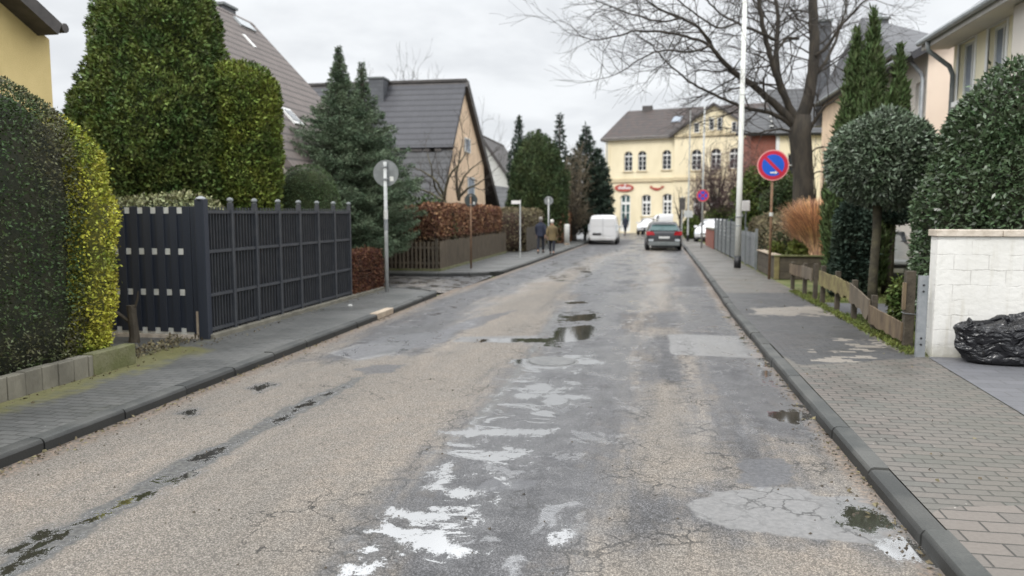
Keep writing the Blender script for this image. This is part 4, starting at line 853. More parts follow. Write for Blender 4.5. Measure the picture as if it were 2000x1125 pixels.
# ---------- F: the yellow inn at the end
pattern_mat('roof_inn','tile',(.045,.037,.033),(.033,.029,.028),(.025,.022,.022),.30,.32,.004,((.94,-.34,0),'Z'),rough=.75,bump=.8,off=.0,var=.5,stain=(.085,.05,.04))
RA=math.radians(17); U=np.array([math.cos(RA),-math.sin(RA),0]); Nn=np.array([-math.sin(RA),-math.cos(RA),0])
O=PY(1182,455,77.0); O[2]=0
def fac(px,py,off=0.0):
    d=ray(px,py); O2=O+Nn*off; k=np.dot(O2-CAM,Nn)/np.dot(d,Nn); p=CAM+d*k; return float(np.dot(p-O2,U)), float(p[2])
t=thing('yellow_inn','pale yellow inn with arched windows closing the end of the road','building',tuple(O))
uL=0.0; uS=fac(1320,300)[0]; uR=fac(1468,300)[0]+.3
zE=fac(1240,272)[1]; zB=fac(1240,350)[1]
PO=.35
def fwin(px,w,pt_,pb,off=0.0): u0,zt=fac(px-w/2,pt_,off); u1,zb=fac(px+w/2,pb,off); return (u0,u1,zb,zt)
UW=[fwin(1227,16,296,334),fwin(1254,16,295,333),fwin(1302,17,293,331)]
GW=[fwin(1262,18,380,422),fwin(1303,18,378,420)]; DR=fwin(1221,19,380,455); DR=(DR[0],DR[1],.15,DR[3])
hl=UW+GW+[DR]
wall(t,'wall',MATS['pale_yellow'],O,U,uS,0,zE,hl,n=Nn,depth=.2,arch=[(h[0],h[1],h[3],(h[1]-h[0])/2) for h in UW]+[(h[0],h[1],h[3],.3) for h in GW+[DR]])
for h in UW: window(t,O,U,Nn,h[0],h[1],h[2],h[3],.2,2,3,transom=h[3]-(h[1]-h[0])*.55,fw=.07)
for h in GW: window(t,O,U,Nn,h[0],h[1],h[2],h[3],.2,2,3,transom=h[3]-.75,fw=.13)
h=DR; q=window(t,O,U,Nn,h[0],h[1],h[2],h[3],.2,2,3,transom=h[3]-.85,fw=.14,gm='glass_green',name='door',sill=False)
b=MB(); b.obox((*(O+U*h[0]-Nn*.14)[:2],.15),U*(h[1]-h[0]),Nn*.04,(0,0,.9)); b.build('door_panel',MATS['window_white'],q)
# gabled projection
O2=O+Nn*PO; gW2=[fwin(1360,19,292,332,PO),fwin(1398,19,290,330,PO),fwin(1434,19,289,329,PO)]; gG=[fwin(1364,20,385,430,PO),fwin(1397,20,383,428,PO),fwin(1434,20,382,428,PO)]
zE2=fac(1400,262,PO)[1]; u0=uS-.05
sh=lambda h:(h[0]-u0,h[1]-u0,h[2],h[3])
hh=[sh(h) for h in gW2+gG]; O3=O2+U*u0; Wg=uR-u0
wall(t,'wall',MATS['pale_yellow'],O3,U,Wg,0,zE2,hh,n=Nn,depth=.2,arch=[(h[0],h[1],h[3],(h[1]-h[0])/2) for h in hh[:3]])
for h in hh[:3]: window(t,O3,U,Nn,h[0],h[1],h[2],h[3],.2,2,3,transom=h[3]-(h[1]-h[0])*.55,fw=.08)
for h in hh[3:]: window(t,O3,U,Nn,h[0],h[1],h[2],h[3],.2,2,2,transom=h[3]-.7,fw=.13)
ga=fac(1395,207,PO); gl=fac(1322,258,PO); gr=fac(1468,250,PO)
def P3(uu,z,off=0.0): p=O+U*uu+Nn*off; return (p[0],p[1],z)
gu=ga[0]
poly=[P3(u0,zE2,PO),P3(uR,zE2,PO),P3(uR,zE2+.35,PO),P3(gu+.9,ga[1]-.35,PO),P3(gu,ga[1],PO),P3(gu-.9,ga[1]-.35,PO),P3(u0,zE2+.35,PO)]
MB().prism(poly,-Nn*.35).build('gable',MATS['pale_yellow'],t)
for px,w,a,c in ((1390,9,231,254),(1406,9,230,254),(1361,10,240,259),(1434,9,238,258)):
    h=fwin(px,w,a,c,PO+.02); window(t,O+Nn*(PO+.02),U,Nn,h[0],h[1],h[2],h[3],0.0,1,3,fw=.06,sill=False,gm='glass')
hb=fwin(1398,34,257,260,PO); b=MB(); b.obox(P3(hb[0],hb[2],PO-.02),U*(hb[1]-hb[0]),Nn*.16,(0,0,.16)); b.build('gable_sill',MATS['cream_trim'],t)
# cornices
b=MB()
for (z,hh_,off,a0,a1) in ((zB-.28,.34,.12,0,uS-.02),(zB-.22,.3,PO+.12,uS-.05,uR)): b.obox(P3(a0,z,off-.125),U*(a1-a0),Nn*.13,(0,0,hh_))
b.obox(P3(u0,zE2-.12,PO-.005),U*Wg,Nn*.16,(0,0,.22)); b.build('cornice',MATS['cream_trim'],t)
b=MB(); b.obox(P3(-.35,zE-.02,.0),U*(uS+.3),Nn*.4,(0,0,.22)); b.build('eaves_gutter',MATS['fascia_light'],t)
# roofs
zR=fac(1240,214)[1]*1.0; dp=5.5; zR=ZA(214,*(O+U*3-Nn*dp)[:2])
lr=O+U*(-.45); 
def R3(uu,d,z): p=O+U*uu-Nn*d; return (p[0],p[1],z)
hipu=fac(1192,217)[0]
b=MB(); quadprism(b,[R3(-.45,-.45,zE+.12),R3(uR+6.5,-.45,zE+.12),R3(uR+5.5,dp,zR),R3(.35,dp,zR)],.2); b.build('roof',MATS['roof_inn'],t)
b=MB(); b.prism([R3(-.45,-.45,zE+.1),R3(-.45,2*dp,zE+.1),R3(.35,dp,zR-.02)],(.02,.0,-.2)); b.build('hip',MATS['roof_inn'],t)
b=MB()
for sgn,ux in ((-1,u0-.55),(1,uR+.55)):
    quadprism(b,[P3(ux,zE2+.02,PO+.35),P3(gu,ga[1]+.30,PO+.35),R3(gu,dp-.5,ga[1]+.30),R3(ux,dp-.5,zE2+.02)],.2)
b.build('gable_roof',MATS['dark_fascia'],t)
c1=R3(hipu+1.6,dp-.3,0); zc=ZA(207,c1[0],c1[1]); MB().obox((c1[0],c1[1],zR-.8),U*.95,-Nn*.6,(0,0,zc-zR+.8)).build('chimney',MATS['dark_fascia'],t)
sk_=[];uA,uB=fac(1292,240)[0],fac(1311,240)[0]
d0=dp*.42;d1=dp*.62; zz=lambda d: zE+.12+(zR-zE-.12)*(d+.45)/(dp+.45)+.10
b=MB(); quadprism(b,[R3(uA+.3,d0,zz(d0)),R3(uB+.2,d0,zz(d0)),R3(uB+.2,d1,zz(d1)),R3(uA+.3,d1,zz(d1))],.1); b.build('skylight',MATS['curtain'],t)
wall(t,'wall',MATS['pale_yellow'],O,-Nn,11,0,zE,n=-U)
wall(t,'wall',MATS['pale_yellow'],O+U*uR+Nn*PO,-Nn,9,0,zE2,n=U)
b=MB(); p=O+U*.12+Nn*.06; b.tube([(p[0],p[1],.1),(p[0],p[1],zE)],[.06,.06],8); b.build('downpipe',MATS['zinc'],t)
# quoin pilaster
b=MB(); b.obox(P3(-.02,0,-.02),U*.4,Nn*.09,(0,0,zE-.05)); b.build('pilaster',MATS['pale_yellow'],t)
# annex at left
b=MB(); b.obox(P3(-2.2,0,-1.2),U*2.15,-Nn*5,(0,0,3.1)); b.build('annex',MATS['pale_yellow'],t)
# shop signs
def sgn(px,py,w,h): u_,z_=fac(px,py,.06); return u_,z_,w/2/ (FPX/np.linalg.norm(O-CAM)),h/2/(FPX/np.linalg.norm(O-CAM))
u_,z_,a,c=sgn(1219,367,38,14); tt=[P3(u_+a*math.cos(q),z_+c*math.sin(q),.05) for q in np.linspace(0,2*np.pi,40,endpoint=False)]
mat('sign_brick',(.42,.085,.06),(.36,.07,.05),3,.5)
s1=thing('wall_sign','oval red sign with pale lettering above the inn door','wall sign',P3(u_,z_,.05)); MB().prism(tt,Nn*.06).build('board',MATS['sign_brick'],s1)
b=MB()
for k,(dx,hh_) in enumerate(((-.62,.18),(-.45,.28),(-.28,.16),(-.12,.24),(.05,.52),(.22,.16),(.40,.2),(.58,.16))): b.obox(P3(u_+dx*a,z_-.10,.112),U*.12,Nn*.01,(0,0,hh_))
b.obox(P3(u_-.62*a,z_-.11,.112),U*(1.3*a),Nn*.009,(0,0,.05)); b.build('lettering',MATS['sign_white'],s1)
u_,z_,a,c=sgn(1282,368,26,9); s1=thing('wall_sign','small red lettering sign between the inn windows','wall sign',P3(u_,z_,.05)); b=MB()
for k,(dx,dz,hh_,ww) in enumerate(((-.95,.02,.22,.2),(-.7,-.05,.16,.16),(-.45,-.16,.24,.2),(-.15,-.2,.26,.2),(.12,-.18,.2,.2),(.4,-.1,.16,.18),(.65,.0,.2,.2),(.85,.08,.14,.16))): b.obox(P3(u_+dx*a,z_+dz,.03),U*ww,Nn*.03,(0,0,hh_))
b.build('lettering',MATS['sign_brick'],s1)
# red brick building to the right of the inn
pattern_mat('red_brick','brick',(.30,.085,.055),(.24,.07,.05),(.20,.15,.12),.24,.08,.010,((1,1,0),'Z'),rough=.9,bump=.3)
Y=62.0; a=PY(1466,300,Y); c_=PY(1512,300,Y); z1=ZA(258,c_[0],Y)
t=thing('brick_house','red brick house right of the yellow inn','house',(a[0],Y,0))
MB().box((a[0],Y,0),(PY(1560,300,Y)[0],Y+8,z1)).build('wall',MATS['red_brick'],t)
z2=ZA(208,a[0],Y+3); b=MB(); quadprism(b,[(a[0]-1.2,Y-.5,z1-.1),(PY(1580,300,Y)[0],Y-.5,z1-.1),(PY(1580,300,Y)[0],Y+4,z2),(a[0]-.4,Y+4,z2)],.2); b.build('roof',MATS['roof_slate_b'],t)
MB().box((c_[0]+.1,Y-.12,0),(c_[0]+.35,Y-.02,z1)).build('corner_trim',MATS['window_white'],t)
b=MB(); zz1=ZA(243,PY(1515,240,Y)[0],Y+.9)
for i in range(3): b.box((PY(1505,240,Y)[0]+i*.02,Y+.2+i*.5,z1+.45+i*.42),(PY(1538,240,Y)[0],Y+.5+i*.5,z1+.53+i*.42))
b.build('roof_strips',MATS['window_white'],t)  # white bars painting the pale reflections on this roof
# cream house between brick house and tree
Y=50.0; a=PY(1522,300,Y); t=thing('cream_house','cream house glimpsed left of the big bare trunk','house',(a[0],Y,0)); zc=ZA(258,a[0],Y)
wall(t,'wall',MATS['pale_yellow'],(a[0],Y,0),(1,0,0),7,0,zc,[(.5,1.3,ZA(345,a[0],Y),ZA(300,a[0],Y))],n=(0,-1,0)); window(t,(a[0],Y,0),(1,0,0),(0,-1,0),.5,1.3,ZA(345,a[0],Y),ZA(300,a[0],Y))
b=MB(); quadprism(b,[(a[0]-.3,Y-.4,zc-.1),(a[0]+7.5,Y-.4,zc-.1),(a[0]+7.5,Y+4,zc+3.2),(a[0]-.3,Y+4,zc+3.2)],.2); b.build('roof',MATS['roof_slate_b'],t)
for px in (1546,): 
    p=PY(px,400,Y-.5); MB().box((p[0]-.17,Y-.6,0),(p[0]+.17,Y-.25,ZA(381,p[0],Y-.5))).build('brick_pillar',MATS['red_brick'],t); MB().box((p[0]-.2,Y-.64,ZA(381,p[0],Y-.5)),(p[0]+.2,Y-.22,ZA(371,p[0],Y-.5))).build('pillar_cap',MATS['offwhite'],t)
# ---------- right: orange house with hipped dark roof
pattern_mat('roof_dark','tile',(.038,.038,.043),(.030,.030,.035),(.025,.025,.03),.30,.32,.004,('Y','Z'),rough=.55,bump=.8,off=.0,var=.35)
XC=8.1; e1=PX(1590,208,XC); e2=PX(1749,98,XC-.05); zc=(e1[2]+e2[2])/2
XA_=9.6; apx=PX(1684,34,XA_); 
t=thing('orange_house','orange rendered house with steep dark roof behind the cypresses','house',(XC,e1[1],0))
wall(t,'wall',MATS['peach_render'],(XC+.35,e2[1]+.3,0),(0,1,0),e1[1]-e2[1]-.6,0,zc,n=(-1,0,0)); wall(t,'wall',MATS['peach_render'],(XC+.35,e2[1]+.3,0),(1,0,0),9,0,zc,n=(0,-1,0))
wall(t,'wall',MATS['peach_render'],(XC+.35,e1[1]-.3,0),(1,0,0),9,0,zc,n=(0,1,0))
tri=lambda m_: None
A_=np.array([XC,e1[1],zc]);B_=np.array([XC,e2[1],zc]);T_=np.array([XA_,apx[1],apx[2]])
b=MB(); b.prism([A_,B_,T_],(.12,0,-.12)); b.build('roof_hip',MATS['roof_dark'],t)
R_=np.array([XA_+.1,apx[1],apx[2]])
b=MB(); quadprism(b,[A_,np.array([XC+2.8,e1[1],zc]),R_,T_],.15); quadprism(b,[B_,np.array([XC+2.8,e2[1],zc]),R_,T_],.15); b.build('roof',MATS['roof_dark'],t)
MB().tube([A_+[-.06,0,-.03],B_+[-.06,0,-.03]],[.08,.08],8).build('gutter',MATS['zinc_dark'],t)
for pxa,pxb,pyt,yy in ((1600,1625,42,e1[1]+.1),(1711,1736,38,apx[1]-2.2)):
    p0=PY(pxa,pyt,yy);p1=PY(pxb,pyt,yy); q=MB().box((p0[0],yy,zc-1),(p1[0],yy+.7,p0[2])).build('chimney',MATS['slate_cladding'],t); MB().box((p0[0]-.06,yy-.06,p0[2]),(p1[0]+.06,yy+.76,p0[2]+.09)).build('chimney_cap',MATS['zinc_dark'],q)
    MB().cyl(((p0[0]+p1[0])/2,yy+.3,p0[2]+.08),((p0[0]+p1[0])/2,yy+.3,p0[2]+.35),.07).build('chimney_pot',MATS['zinc'],q)
# ---------- right: beige house (shade put into the grey road side colour, lit pink flank to camera)
XB=7.6; Yn=PX(1809,200,XB)[1]; Yfa=PX(1718,200,XB)[1]; zeB=PX(1795,86,XB-.5)[2]
t=thing('beige_house','beige house with pinkish flank between cypresses and yellow house','house',(XB,Yn,0))
w1=(PX(1800,200,XB)[1]-Yn,PX(1787,200,XB)[1]-Yn,PX(1793,256,XB)[2],PX(1793,162,XB)[2]); w2=(PX(1771,200,XB)[1]-Yn,PX(1762,200,XB)[1]-Yn,PX(1766,212,XB)[2],PX(1766,176,XB)[2])
wall(t,'wall',MATS['beige_render'],(XB,Yn,0),(0,1,0),Yfa-Yn,0,zeB,[w1,w2],n=(-1,0,0))
for h in (w1,w2): window(t,(XB,Yn,0),(0,1,0),(-1,0,0),*h,nx=1,nz=1,sm='window_white',gm='curtain')
wall(t,'flank_wall',MATS['pink_render'],(XB,Yn,0),(1,0,0),9,0,zeB,n=(0,-1,0))
MB().prism([(XB,Yn,zeB),(XB+9,Yn,zeB),(XB+4.5,Yn,zeB+2.6)],(0,.3,0)).build('gable',MATS['pink_render'],t)
wall(t,'wall',MATS['beige_render'],(XB,Yfa,0),(1,0,0),9,0,zeB,n=(0,1,0))
b=MB(); quadprism(b,[(XB-.55,Yn-.25,zeB-.12),(XB-.55,Yfa+.4,zeB-.12),(XB+4.5,Yfa+.4,zeB+2.8),(XB+4.5,Yn-.25,zeB+2.8)],.2); quadprism(b,[(XB+9.5,Yn-.25,zeB-.12),(XB+9.5,Yfa+.4,zeB-.12),(XB+4.5,Yfa+.4,zeB+2.8),(XB+4.5,Yn-.25,zeB+2.8)],.2); b.build('roof',MATS['roof_dark'],t)
MB().tube([(XB-.6,Yn-.25,zeB-.16),(XB-.6,Yfa+.4,zeB-.16)],[.07,.07],8).build('gutter',MATS['zinc_dark'],t)
p0=PX(1768,100,XB-.5);p1=PX(1803,150,XB-.08); b=MB(); b.tube([(XB-.56,p0[1],p0[2]),(XB-.10,p1[1]+.1,p1[2]+.1),(XB-.08,p1[1],p1[2]-.1),(XB-.08,p1[1],.1)],[.055]*4,10); b.build('downpipe',MATS['galv'],t,smooth=True)
# ---------- right: yellow house in front
XA=7.2; Yf2=PX(1858,200,XA)[1]; Yn2=9.8; zeA=PX(1905,30,XA-.0)[2]
zg=PX(1826,70,XA-.55)
t=thing('light_yellow_house','light yellow house with white framed windows at the top right','house',(XA,Yf2,0))
def W2(pa,pb,pt_,pbm): return (PX(pa,100,XA)[1], PX(pb,100,XA)[1], PX((pa+pb)/2,pbm,XA)[2], PX((pa+pb)/2,pt_,XA)[2])
hs=[W2(1904,1874,80,192),W2(1964,1930,48,160)]; zg_=zg[2]
L=Yf2-Yn2; hs=[(h[0]-Yn2,h[1]-Yn2,h[2],h[3]) for h in hs]
wall(t,'wall',MATS['light_yellow'],(XA,Yn2,0),(0,1,0),L,0,zg_+.3,hs,n=(-1,0,0),depth=.16)
for h in hs:
    q=window(t,(XA,Yn2,0),(0,1,0),(-1,0,0),*h,depth=.16,nx=2,nz=1,gm='curtain',sm='window_white',fw=.06)
    b=MB(); a0,a1,zb,zt=h
    for x0,x1,za,zb_ in ((a0-.10,a0,zb,zt),(a1,a1+.10,zb,zt),(a0-.10,a1+.10,zt,zt+.10)): b.box((XA-.02,Yn2+x0,za),(XA+.02,Yn2+x1,zb_))
    b.build('surround',MATS['window_white'],q)
wall(t,'wall',MATS['pink_render'],(XA,Yf2,0),(1,0,0),8,0,zg_+.3,n=(0,1,0)); wall(t,'wall',MATS['light_yellow'],(XA,Yn2,0),(1,0,0),8,0,zg_+.3,n=(0,-1,0))
XO=XA-.62
b=MB(); quadprism(b,[(XO,Yn2-.4,zg_),(XO,Yf2+.35,zg_),(XA+4,Yf2+.35,zg_+3.4),(XA+4,Yn2-.4,zg_+3.4)],.16); b.build('roof',MATS['roof_dark'],t)
MB().box((XO+.02,Yn2-.38,zg_-.20),(XA-.001,Yf2+.3,zg_-.15)).build('soffit',MATS['beige_render'],t)
MB().box((XO-.005,Yn2-.4,zg_-.22),(XO+.02,Yf2+.33,zg_-.03)).build('fascia',MATS['fascia_light'],t)
MB().tube([(XO-.07,Yn2-.4,zg_-.04),(XO-.07,Yf2+.35,zg_-.04)],[.075,.075],10).build('gutter',MATS['zinc'],t)
yy=Yf2-.12; b=MB(); b.tube([(XO-.05,yy-.1,zg_-.1),(XO-.02,yy-.1,zg_-.32),(XA-.16,yy-.1,zg_-.70),(XA-.08,yy-.1,zg_-.9),(XA-.08,yy-.1,.1)],[.055]*5,12); b.build('downpipe',MATS['zinc_dark'],t,smooth=True)
# projecting bay toward camera
yb=PX(1962,100,XA-.35)[1]-.6
wall(t,'bay_wall',MATS['beige_render'],(XA-.30,Yn2-.01,0),(0,1,0),max(.5,PX(1975,100,XA-.3)[1]-Yn2),0,zg_-.22,n=(-1,0,0)); wall(t,'bay_wall',MATS['beige_render'],(XA-.30,PX(1975,100,XA-.3)[1],0),(1,0,0),.3,0,zg_-.22,n=(0,1,0))
# ================================================================== right side
# white painted brick wall
def whitewall_mat():
    m=bpy.data.materials.new('painted_brick'); m.use_nodes=True; nt=m.node_tree; nt.nodes.clear()
    co=nd(nt,'ShaderNodeTexCoord').outputs['Object']; s=nd(nt,'ShaderNodeSeparateXYZ',{0:co})
    wz=noise(nt,nd(nt,'ShaderNodeMapping',{0:co,3:(1,1,3)}).outputs[0],5,4,.6)
    uv=nd(nt,'ShaderNodeCombineXYZ',{0:M_(nt,'ADD',s.outputs[0],s.outputs[1]),1:M_(nt,'ADD',s.outputs[2],M_(nt,'MULTIPLY',wz,.085)),2:0.0}).outputs[0]
    br=nd(nt,'ShaderNodeTexBrick',{'Vector':uv,'Scale':1.0,'Mortar Size':.006,'Mortar Smooth':.6,'Brick Width':.40,'Row Height':.19})
    vis=sstep(nt,noise(nt,co,2.4,4),.40,.66); jn=M_(nt,'MULTIPLY',br.outputs[1],vis)
    n2=noise(nt,co,14,6); n3=noise(nt,co,.9,4)
    col=mixc(nt,sstep(nt,n3,.35,.65),(.72,.705,.67),(.64,.625,.585)); col=mixc(nt,M_(nt,'MULTIPLY',jn,.55),col,(.30,.28,.25))
    low=sstep(nt,M_(nt,'ADD',s.outputs[2],M_(nt,'MULTIPLY',n2,.25)),.10,.36,1,0); col=mixc(nt,M_(nt,'MULTIPLY',low,.6),col,(.33,.31,.24))
    stn=M_(nt,'MULTIPLY',sstep(nt,noise(nt,nd(nt,'ShaderNodeMapping',{0:co,3:(5,5,.5)}).outputs[0],2,5,.6),.52,.72),.45); col=mixc(nt,stn,col,(.50,.47,.40))
    h=M_(nt,'ADD',M_(nt,'MULTIPLY',jn,-1.0),M_(nt,'MULTIPLY',n2,.9))
    b=nd(nt,'ShaderNodeBump',{'Height':h,'Strength':.5,'Distance':.018})
    p=nd(nt,'ShaderNodeBsdfPrincipled',{'Base Color':col,'Roughness':.75,'Normal':b.outputs[0]}); nd(nt,'ShaderNodeOutputMaterial',{0:p.outputs[0]}); return m
WW=whitewall_mat(); YW=10.36; cL=PY(1827,560,YW)[0]
zW=ZA(462,cL,YW)
t=thing('white_wall','white painted brick garden wall with stone coping at the right edge','wall',(cL,YW,.1))
MB().box((cL,YW,.05),(cL+6,YW+.24,zW)).build('wall',WW,t,bevel=.008)
b=MB(); x=cL-.03
while x<cL+6: b.box((x+.003,YW-.03,zW+.002),(x+.757,YW+.27,zW+.085)); x+=.76
b.build('coping',MATS['cap_stone'],t,bevel=.008)
# bin bag: crumpled sheet heap
rs=np.random.RandomState(77); bc=(GP(1930,696,.1)[0]+.02,10.05)
def sack(c,rx,ry,h,seed,nu=140,nv=60):
    """slumped sack: narrower base, folded rim, sagging top with two humps"""
    pz=[0,.02,.10,.35,.60,.74,.80,.86,.92,.97,1.0,1.0]; pr=[0,.88,.93,.95,.98,1.02,1.06,1.02,.90,.70,.40,0]
    T=np.linspace(0,11,nv+1); Z=np.interp(T,np.arange(12),pz); R=np.interp(T,np.arange(12),pr); rr=np.random.RandomState(seed)
    a=np.linspace(0,2*np.pi,nu,endpoint=False); A,ZZ=np.meshgrid(a,Z); RR=np.repeat(R[:,None],nu,1)
    d=np.zeros_like(A)
    for k in range(22):      # long taut creases slanting down from the gathered rim
        f=rr.randint(3,17); tilt=rr.uniform(-7,7); d+=(np.abs(np.sin(A*f/2+ZZ*tilt+rr.uniform(0,6))+.25*np.sin(A*3+ZZ*9))**.6-.6)*rr.uniform(.2,1)*(.055)
    w=np.sin(np.clip(ZZ,0,1)*np.pi*.9+.25); RR=RR*(1+d*w*1.1)
    X=np.cos(A)*RR*rx*(1+.05*np.sin(A*2+1)); Y=np.sin(A)*RR*ry; Zz=ZZ*h
    Zz=Zz+(ZZ>.55)*(np.exp(-((X-rx*.45)/(rx*.28))**2)*.13+np.exp(-((X+rx*.05)/(rx*.25))**2)*.05-.04)*(ZZ-.5)*1.6+(ZZ>.6)*d*1.1*h
    X=X-(.10*(ZZ-.3))*(X<0)*rx
    V=np.stack([X+c[0],Y+c[1],Zz+.105],2).reshape(-1,3); V[:,2]=np.maximum(V[:,2],.104)
    return V,[(i_*nu+j_,i_*nu+(j_+1)%nu,(i_+1)*nu+(j_+1)%nu,(i_+1)*nu+j_) for i_ in range(nv) for j_ in range(nu)]
t=thing('bin_bag','crumpled black bin bag slumped against the white wall','bin bag',(bc[0],bc[1],.1))
V,F=sack(bc,.50,.27,.47,5); mk('body',V,F,MATS['bag'],t,smooth=True)
V,F=sack((bc[0]-.49,bc[1]-.06),.09,.08,.13,8,40,20); V[:,2]+=.33; mk('gathered_end',V,F,MATS['bag'],t,smooth=True)
# galvanised slotted post and timber post
xg=PX(1797,417,3.45)
def xpos(px,pyb,z=.1): c=GP(px,pyb,z); return c[0],c[1]
gx,gy=xpos(1796,697); zt=ZA(538,gx,gy)
t=thing('metal_post','galvanised slotted steel post left of the white wall','post',(gx,gy,.1))
MB().box((gx-.055,gy-.02,.05),(gx+.055,gy-.014,zt)).box((gx-.055,gy-.014,.05),(gx-.049,gy+.03,zt)).box((gx+.049,gy-.014,.05),(gx+.055,gy+.03,zt)).build('channel',MATS['galv'],t)
b=MB()
for z in (.26,.34,zt-.2,zt-.12): b.cyl((gx,gy-.026,z),(gx,gy-.020,z),.013,n=12)
b.build('bolt_holes',MATS['black'],t)
# low timber fence
pts=[(1553,570),(1577,579),(1598,593),(1613,600),(1642,612),(1676,625),(1716,651),(1784,687)]
tops=[513,516,517,521,532,549,579,532]
t=thing('timber_fence','low weathered board fence with missing boards beside the lawn','fence',(3.5,13,.1))
FP=[]
for (px,_),pt_ in zip(pts,tops):
    y=PX(px,417,3.50)[1]; z=ZA(pt_,3.5,y); FP.append((y,z)); w_=.042 if px<1780 else .06
    MB().box((3.5-w_,y-w_,.03),(3.5+w_,y+w_,z+.02)).build('post',MATS['dark_wood'],t,bevel=.006)
rs=np.random.RandomState(6)
def ragged(y0,y1,z0,z1,h,m,rag,x=3.44):
    b=MB(); n=10
    V=[];
    for i in range(n+1):
        f=i/n; y=y0+(y1-y0)*f; zt_=z0+(z1-z0)*f+rs.uniform(-.006,.006); zb=zt_-h-(rs.uniform(0,rag)); V+= [(x,y,zt_),(x,y,zb),(x-.025,y,zt_),(x-.025,y,zb)]
    F=[]
    for i in range(n):
        a=i*4;c=a+4; F+=[(a,a+1,c+1,c),(a+2,c+2,c+3,a+3),(a,c,c+2,a+2),(a+1,a+3,c+3,c+1)]
    F+=[(0,2,3,1),(n*4,n*4+1,n*4+3,n*4+2)]; b.add(V,F); return b.build('board',MATS[m],t)
for i,(h,m,rag) in enumerate([(.22,'old_wood',.03),(.20,'fence_wood',.08),None or (.0,'',0),(.26,'wood_green',.05),(.24,'wood_green',.10),(.22,'fence_wood',.16),(.24,'old_wood',.05)]):
    if h==0: continue
    y0,za=FP[i];y1,zb=FP[i+1]; 
    if i==6: za=ZA(592,3.44,y0);zb=ZA(650,3.44,y1-.05)*1.0; zb=za-.03
    ragged(y0,y1-.0,min(za,.80)-.03,min(zb,.80)-.05,h,m,rag)
y0,y1=FP[7][0],FP[7][0]; MB().box((3.40,y0-.08,.62),(3.437,y0-.02,.98)).build('board_stub',MATS['old_wood'],t)
MB().tube([(3.43,FP[7][0]-.07,.57),(3.57,FP[7][0]-.07,.56),(3.58,FP[7][0]+.07,.565),(3.43,FP[7][0]+.07,.57),(3.43,FP[7][0]-.07,.57)],[.005]*5,6).build('tie_wire',MATS['galv'],t)
# lawn blades
rs=np.random.RandomState(15); n=26000; yy=rs.uniform(10.5,18.4,n)**1.0; xx=3.40+rs.exponential(.9,n)*.9; xx=np.where(rs.rand(n)<.25,rs.uniform(3.4,7.5,n),xx)
kp=~((yy>14.55)&(yy<16.45)&(xx>3.5)); xx=xx[kp];yy=yy[kp]
P=np.c_[xx,yy,np.full(len(xx),.085)]; V,F=leaves(P,np.tile([0,0,1.],(len(P),1)),rs,.055,.14,1.1)
tag(mk('grass',V,F,MATS['lawn']),'short mossy green grass behind the low timber fence','grass',kind='stuff')
n=5000; P=np.c_[3.40+rs.normal(0,.05,n),rs.uniform(10.4,18.6,n),np.full(n,.10)]; V,F=leaves(P,np.tile([0,0,1.],(n,1)),rs,.05,.3,.8)
tag(mk('moss',V,F,MATS['leaf_lime']),'straggly moss and weeds along the pavement edge','moss',kind='stuff')
# laurel hedge, behind the white wall
def two(label,c,r,seed,n,size,p,m,amp,cat='bush',name='laurel_bush'):
    return bush(name,label,cat,c,r,MATS[m],MATS['core_dark'],n,size,p=p,amp=amp,depth=.16,seed=seed,aspect=.42,out=.55,k=1.2)
xc=PY(1985,417,12.2)[0]; zt=ZA(150,xc,12.2)
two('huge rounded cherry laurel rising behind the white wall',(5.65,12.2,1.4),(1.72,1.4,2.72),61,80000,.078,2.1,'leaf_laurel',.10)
# pollarded round laurel standard
Yt=13.9; x=PY(1712,417,Yt)[0]; zc=ZA(312,x,Yt); R=.80
t=thing('ball_tree','round clipped laurel standard on a slim trunk by the lawn','tree',(x,Yt,.1))
MB().tube([(x,Yt,.05),(x-.01,Yt,.8),(x+.015,Yt,1.6),(x,Yt,zc-.3)],[.10,.075,.07,.08],12).build('trunk',MATS['bark_green'],t,smooth=True)
rs=np.random.RandomState(62); P,N=superell(rs,42000,(x,Yt,zc),(R,R,.78),2.2); P=P+N*(lumps(P,3,1.5)*.085)[:,None]-N*(rs.rand(42000)**2*.3)[:,None]
V,F=leaves(P,N,rs,.082,.42,.55); mk('crown',V,F,MATS['leaf_ball'],t)
cv,cf=ell_core((x,Yt,zc),(R,R,.8),2.2,.80); mk('shaded_core',cv,cf,MATS['core_dark'],t,smooth=True)  # dark solid ball, painted shade behind the crown leaves
# cypress spires
def cypress(label,px,Y,pyt,R,seed,prof=None,n=9000,m='leaf_cypress',low=.3):
    x=PY(px,417,Y)[0]; H=ZA(pyt,x,Y); t=thing('cypress_tree',label,'conifer',(x,Y,.1),group='cypresses behind the round laurel standard'); trunk(t,x,Y,H*.8,.07)
    revolve_leaves('crown',MATS[m],t,(x,Y,0),prof(H,R) if prof else [(low,R*.8),(H*.3,R),(H*.55,R*.92),(H*.75,R*.66),(H*.9,R*.34),(H,R*.04)],n,.15,seed,amp=.06,k=2.2,aspect=.22,out=.18,up=1.3,depth=.12,core=MATS['core_green'])
cypress('tall narrow cypress, left of the two highest spires',1659,19.6,58,.43,71,n=13000)
cypress('tallest narrow cypress spire, right of its twin',1690,19.3,18,.42,72,n=13000)
cypress('shorter lone cypress spire in front of the beige house',1744,19.0,92,.36,73,n=9000,low=1.8)
cypress('broad low cypress at the left foot of the spires',1660,18.6,215,.58,74,n=12000)
cypress('broad low cypress at the right foot of the spires',1734,18.4,185,.50,75,n=11000,low=1.75)
cypress('low spreading cypress filling the middle of the group',1695,18.2,150,.50,76,n=12000)
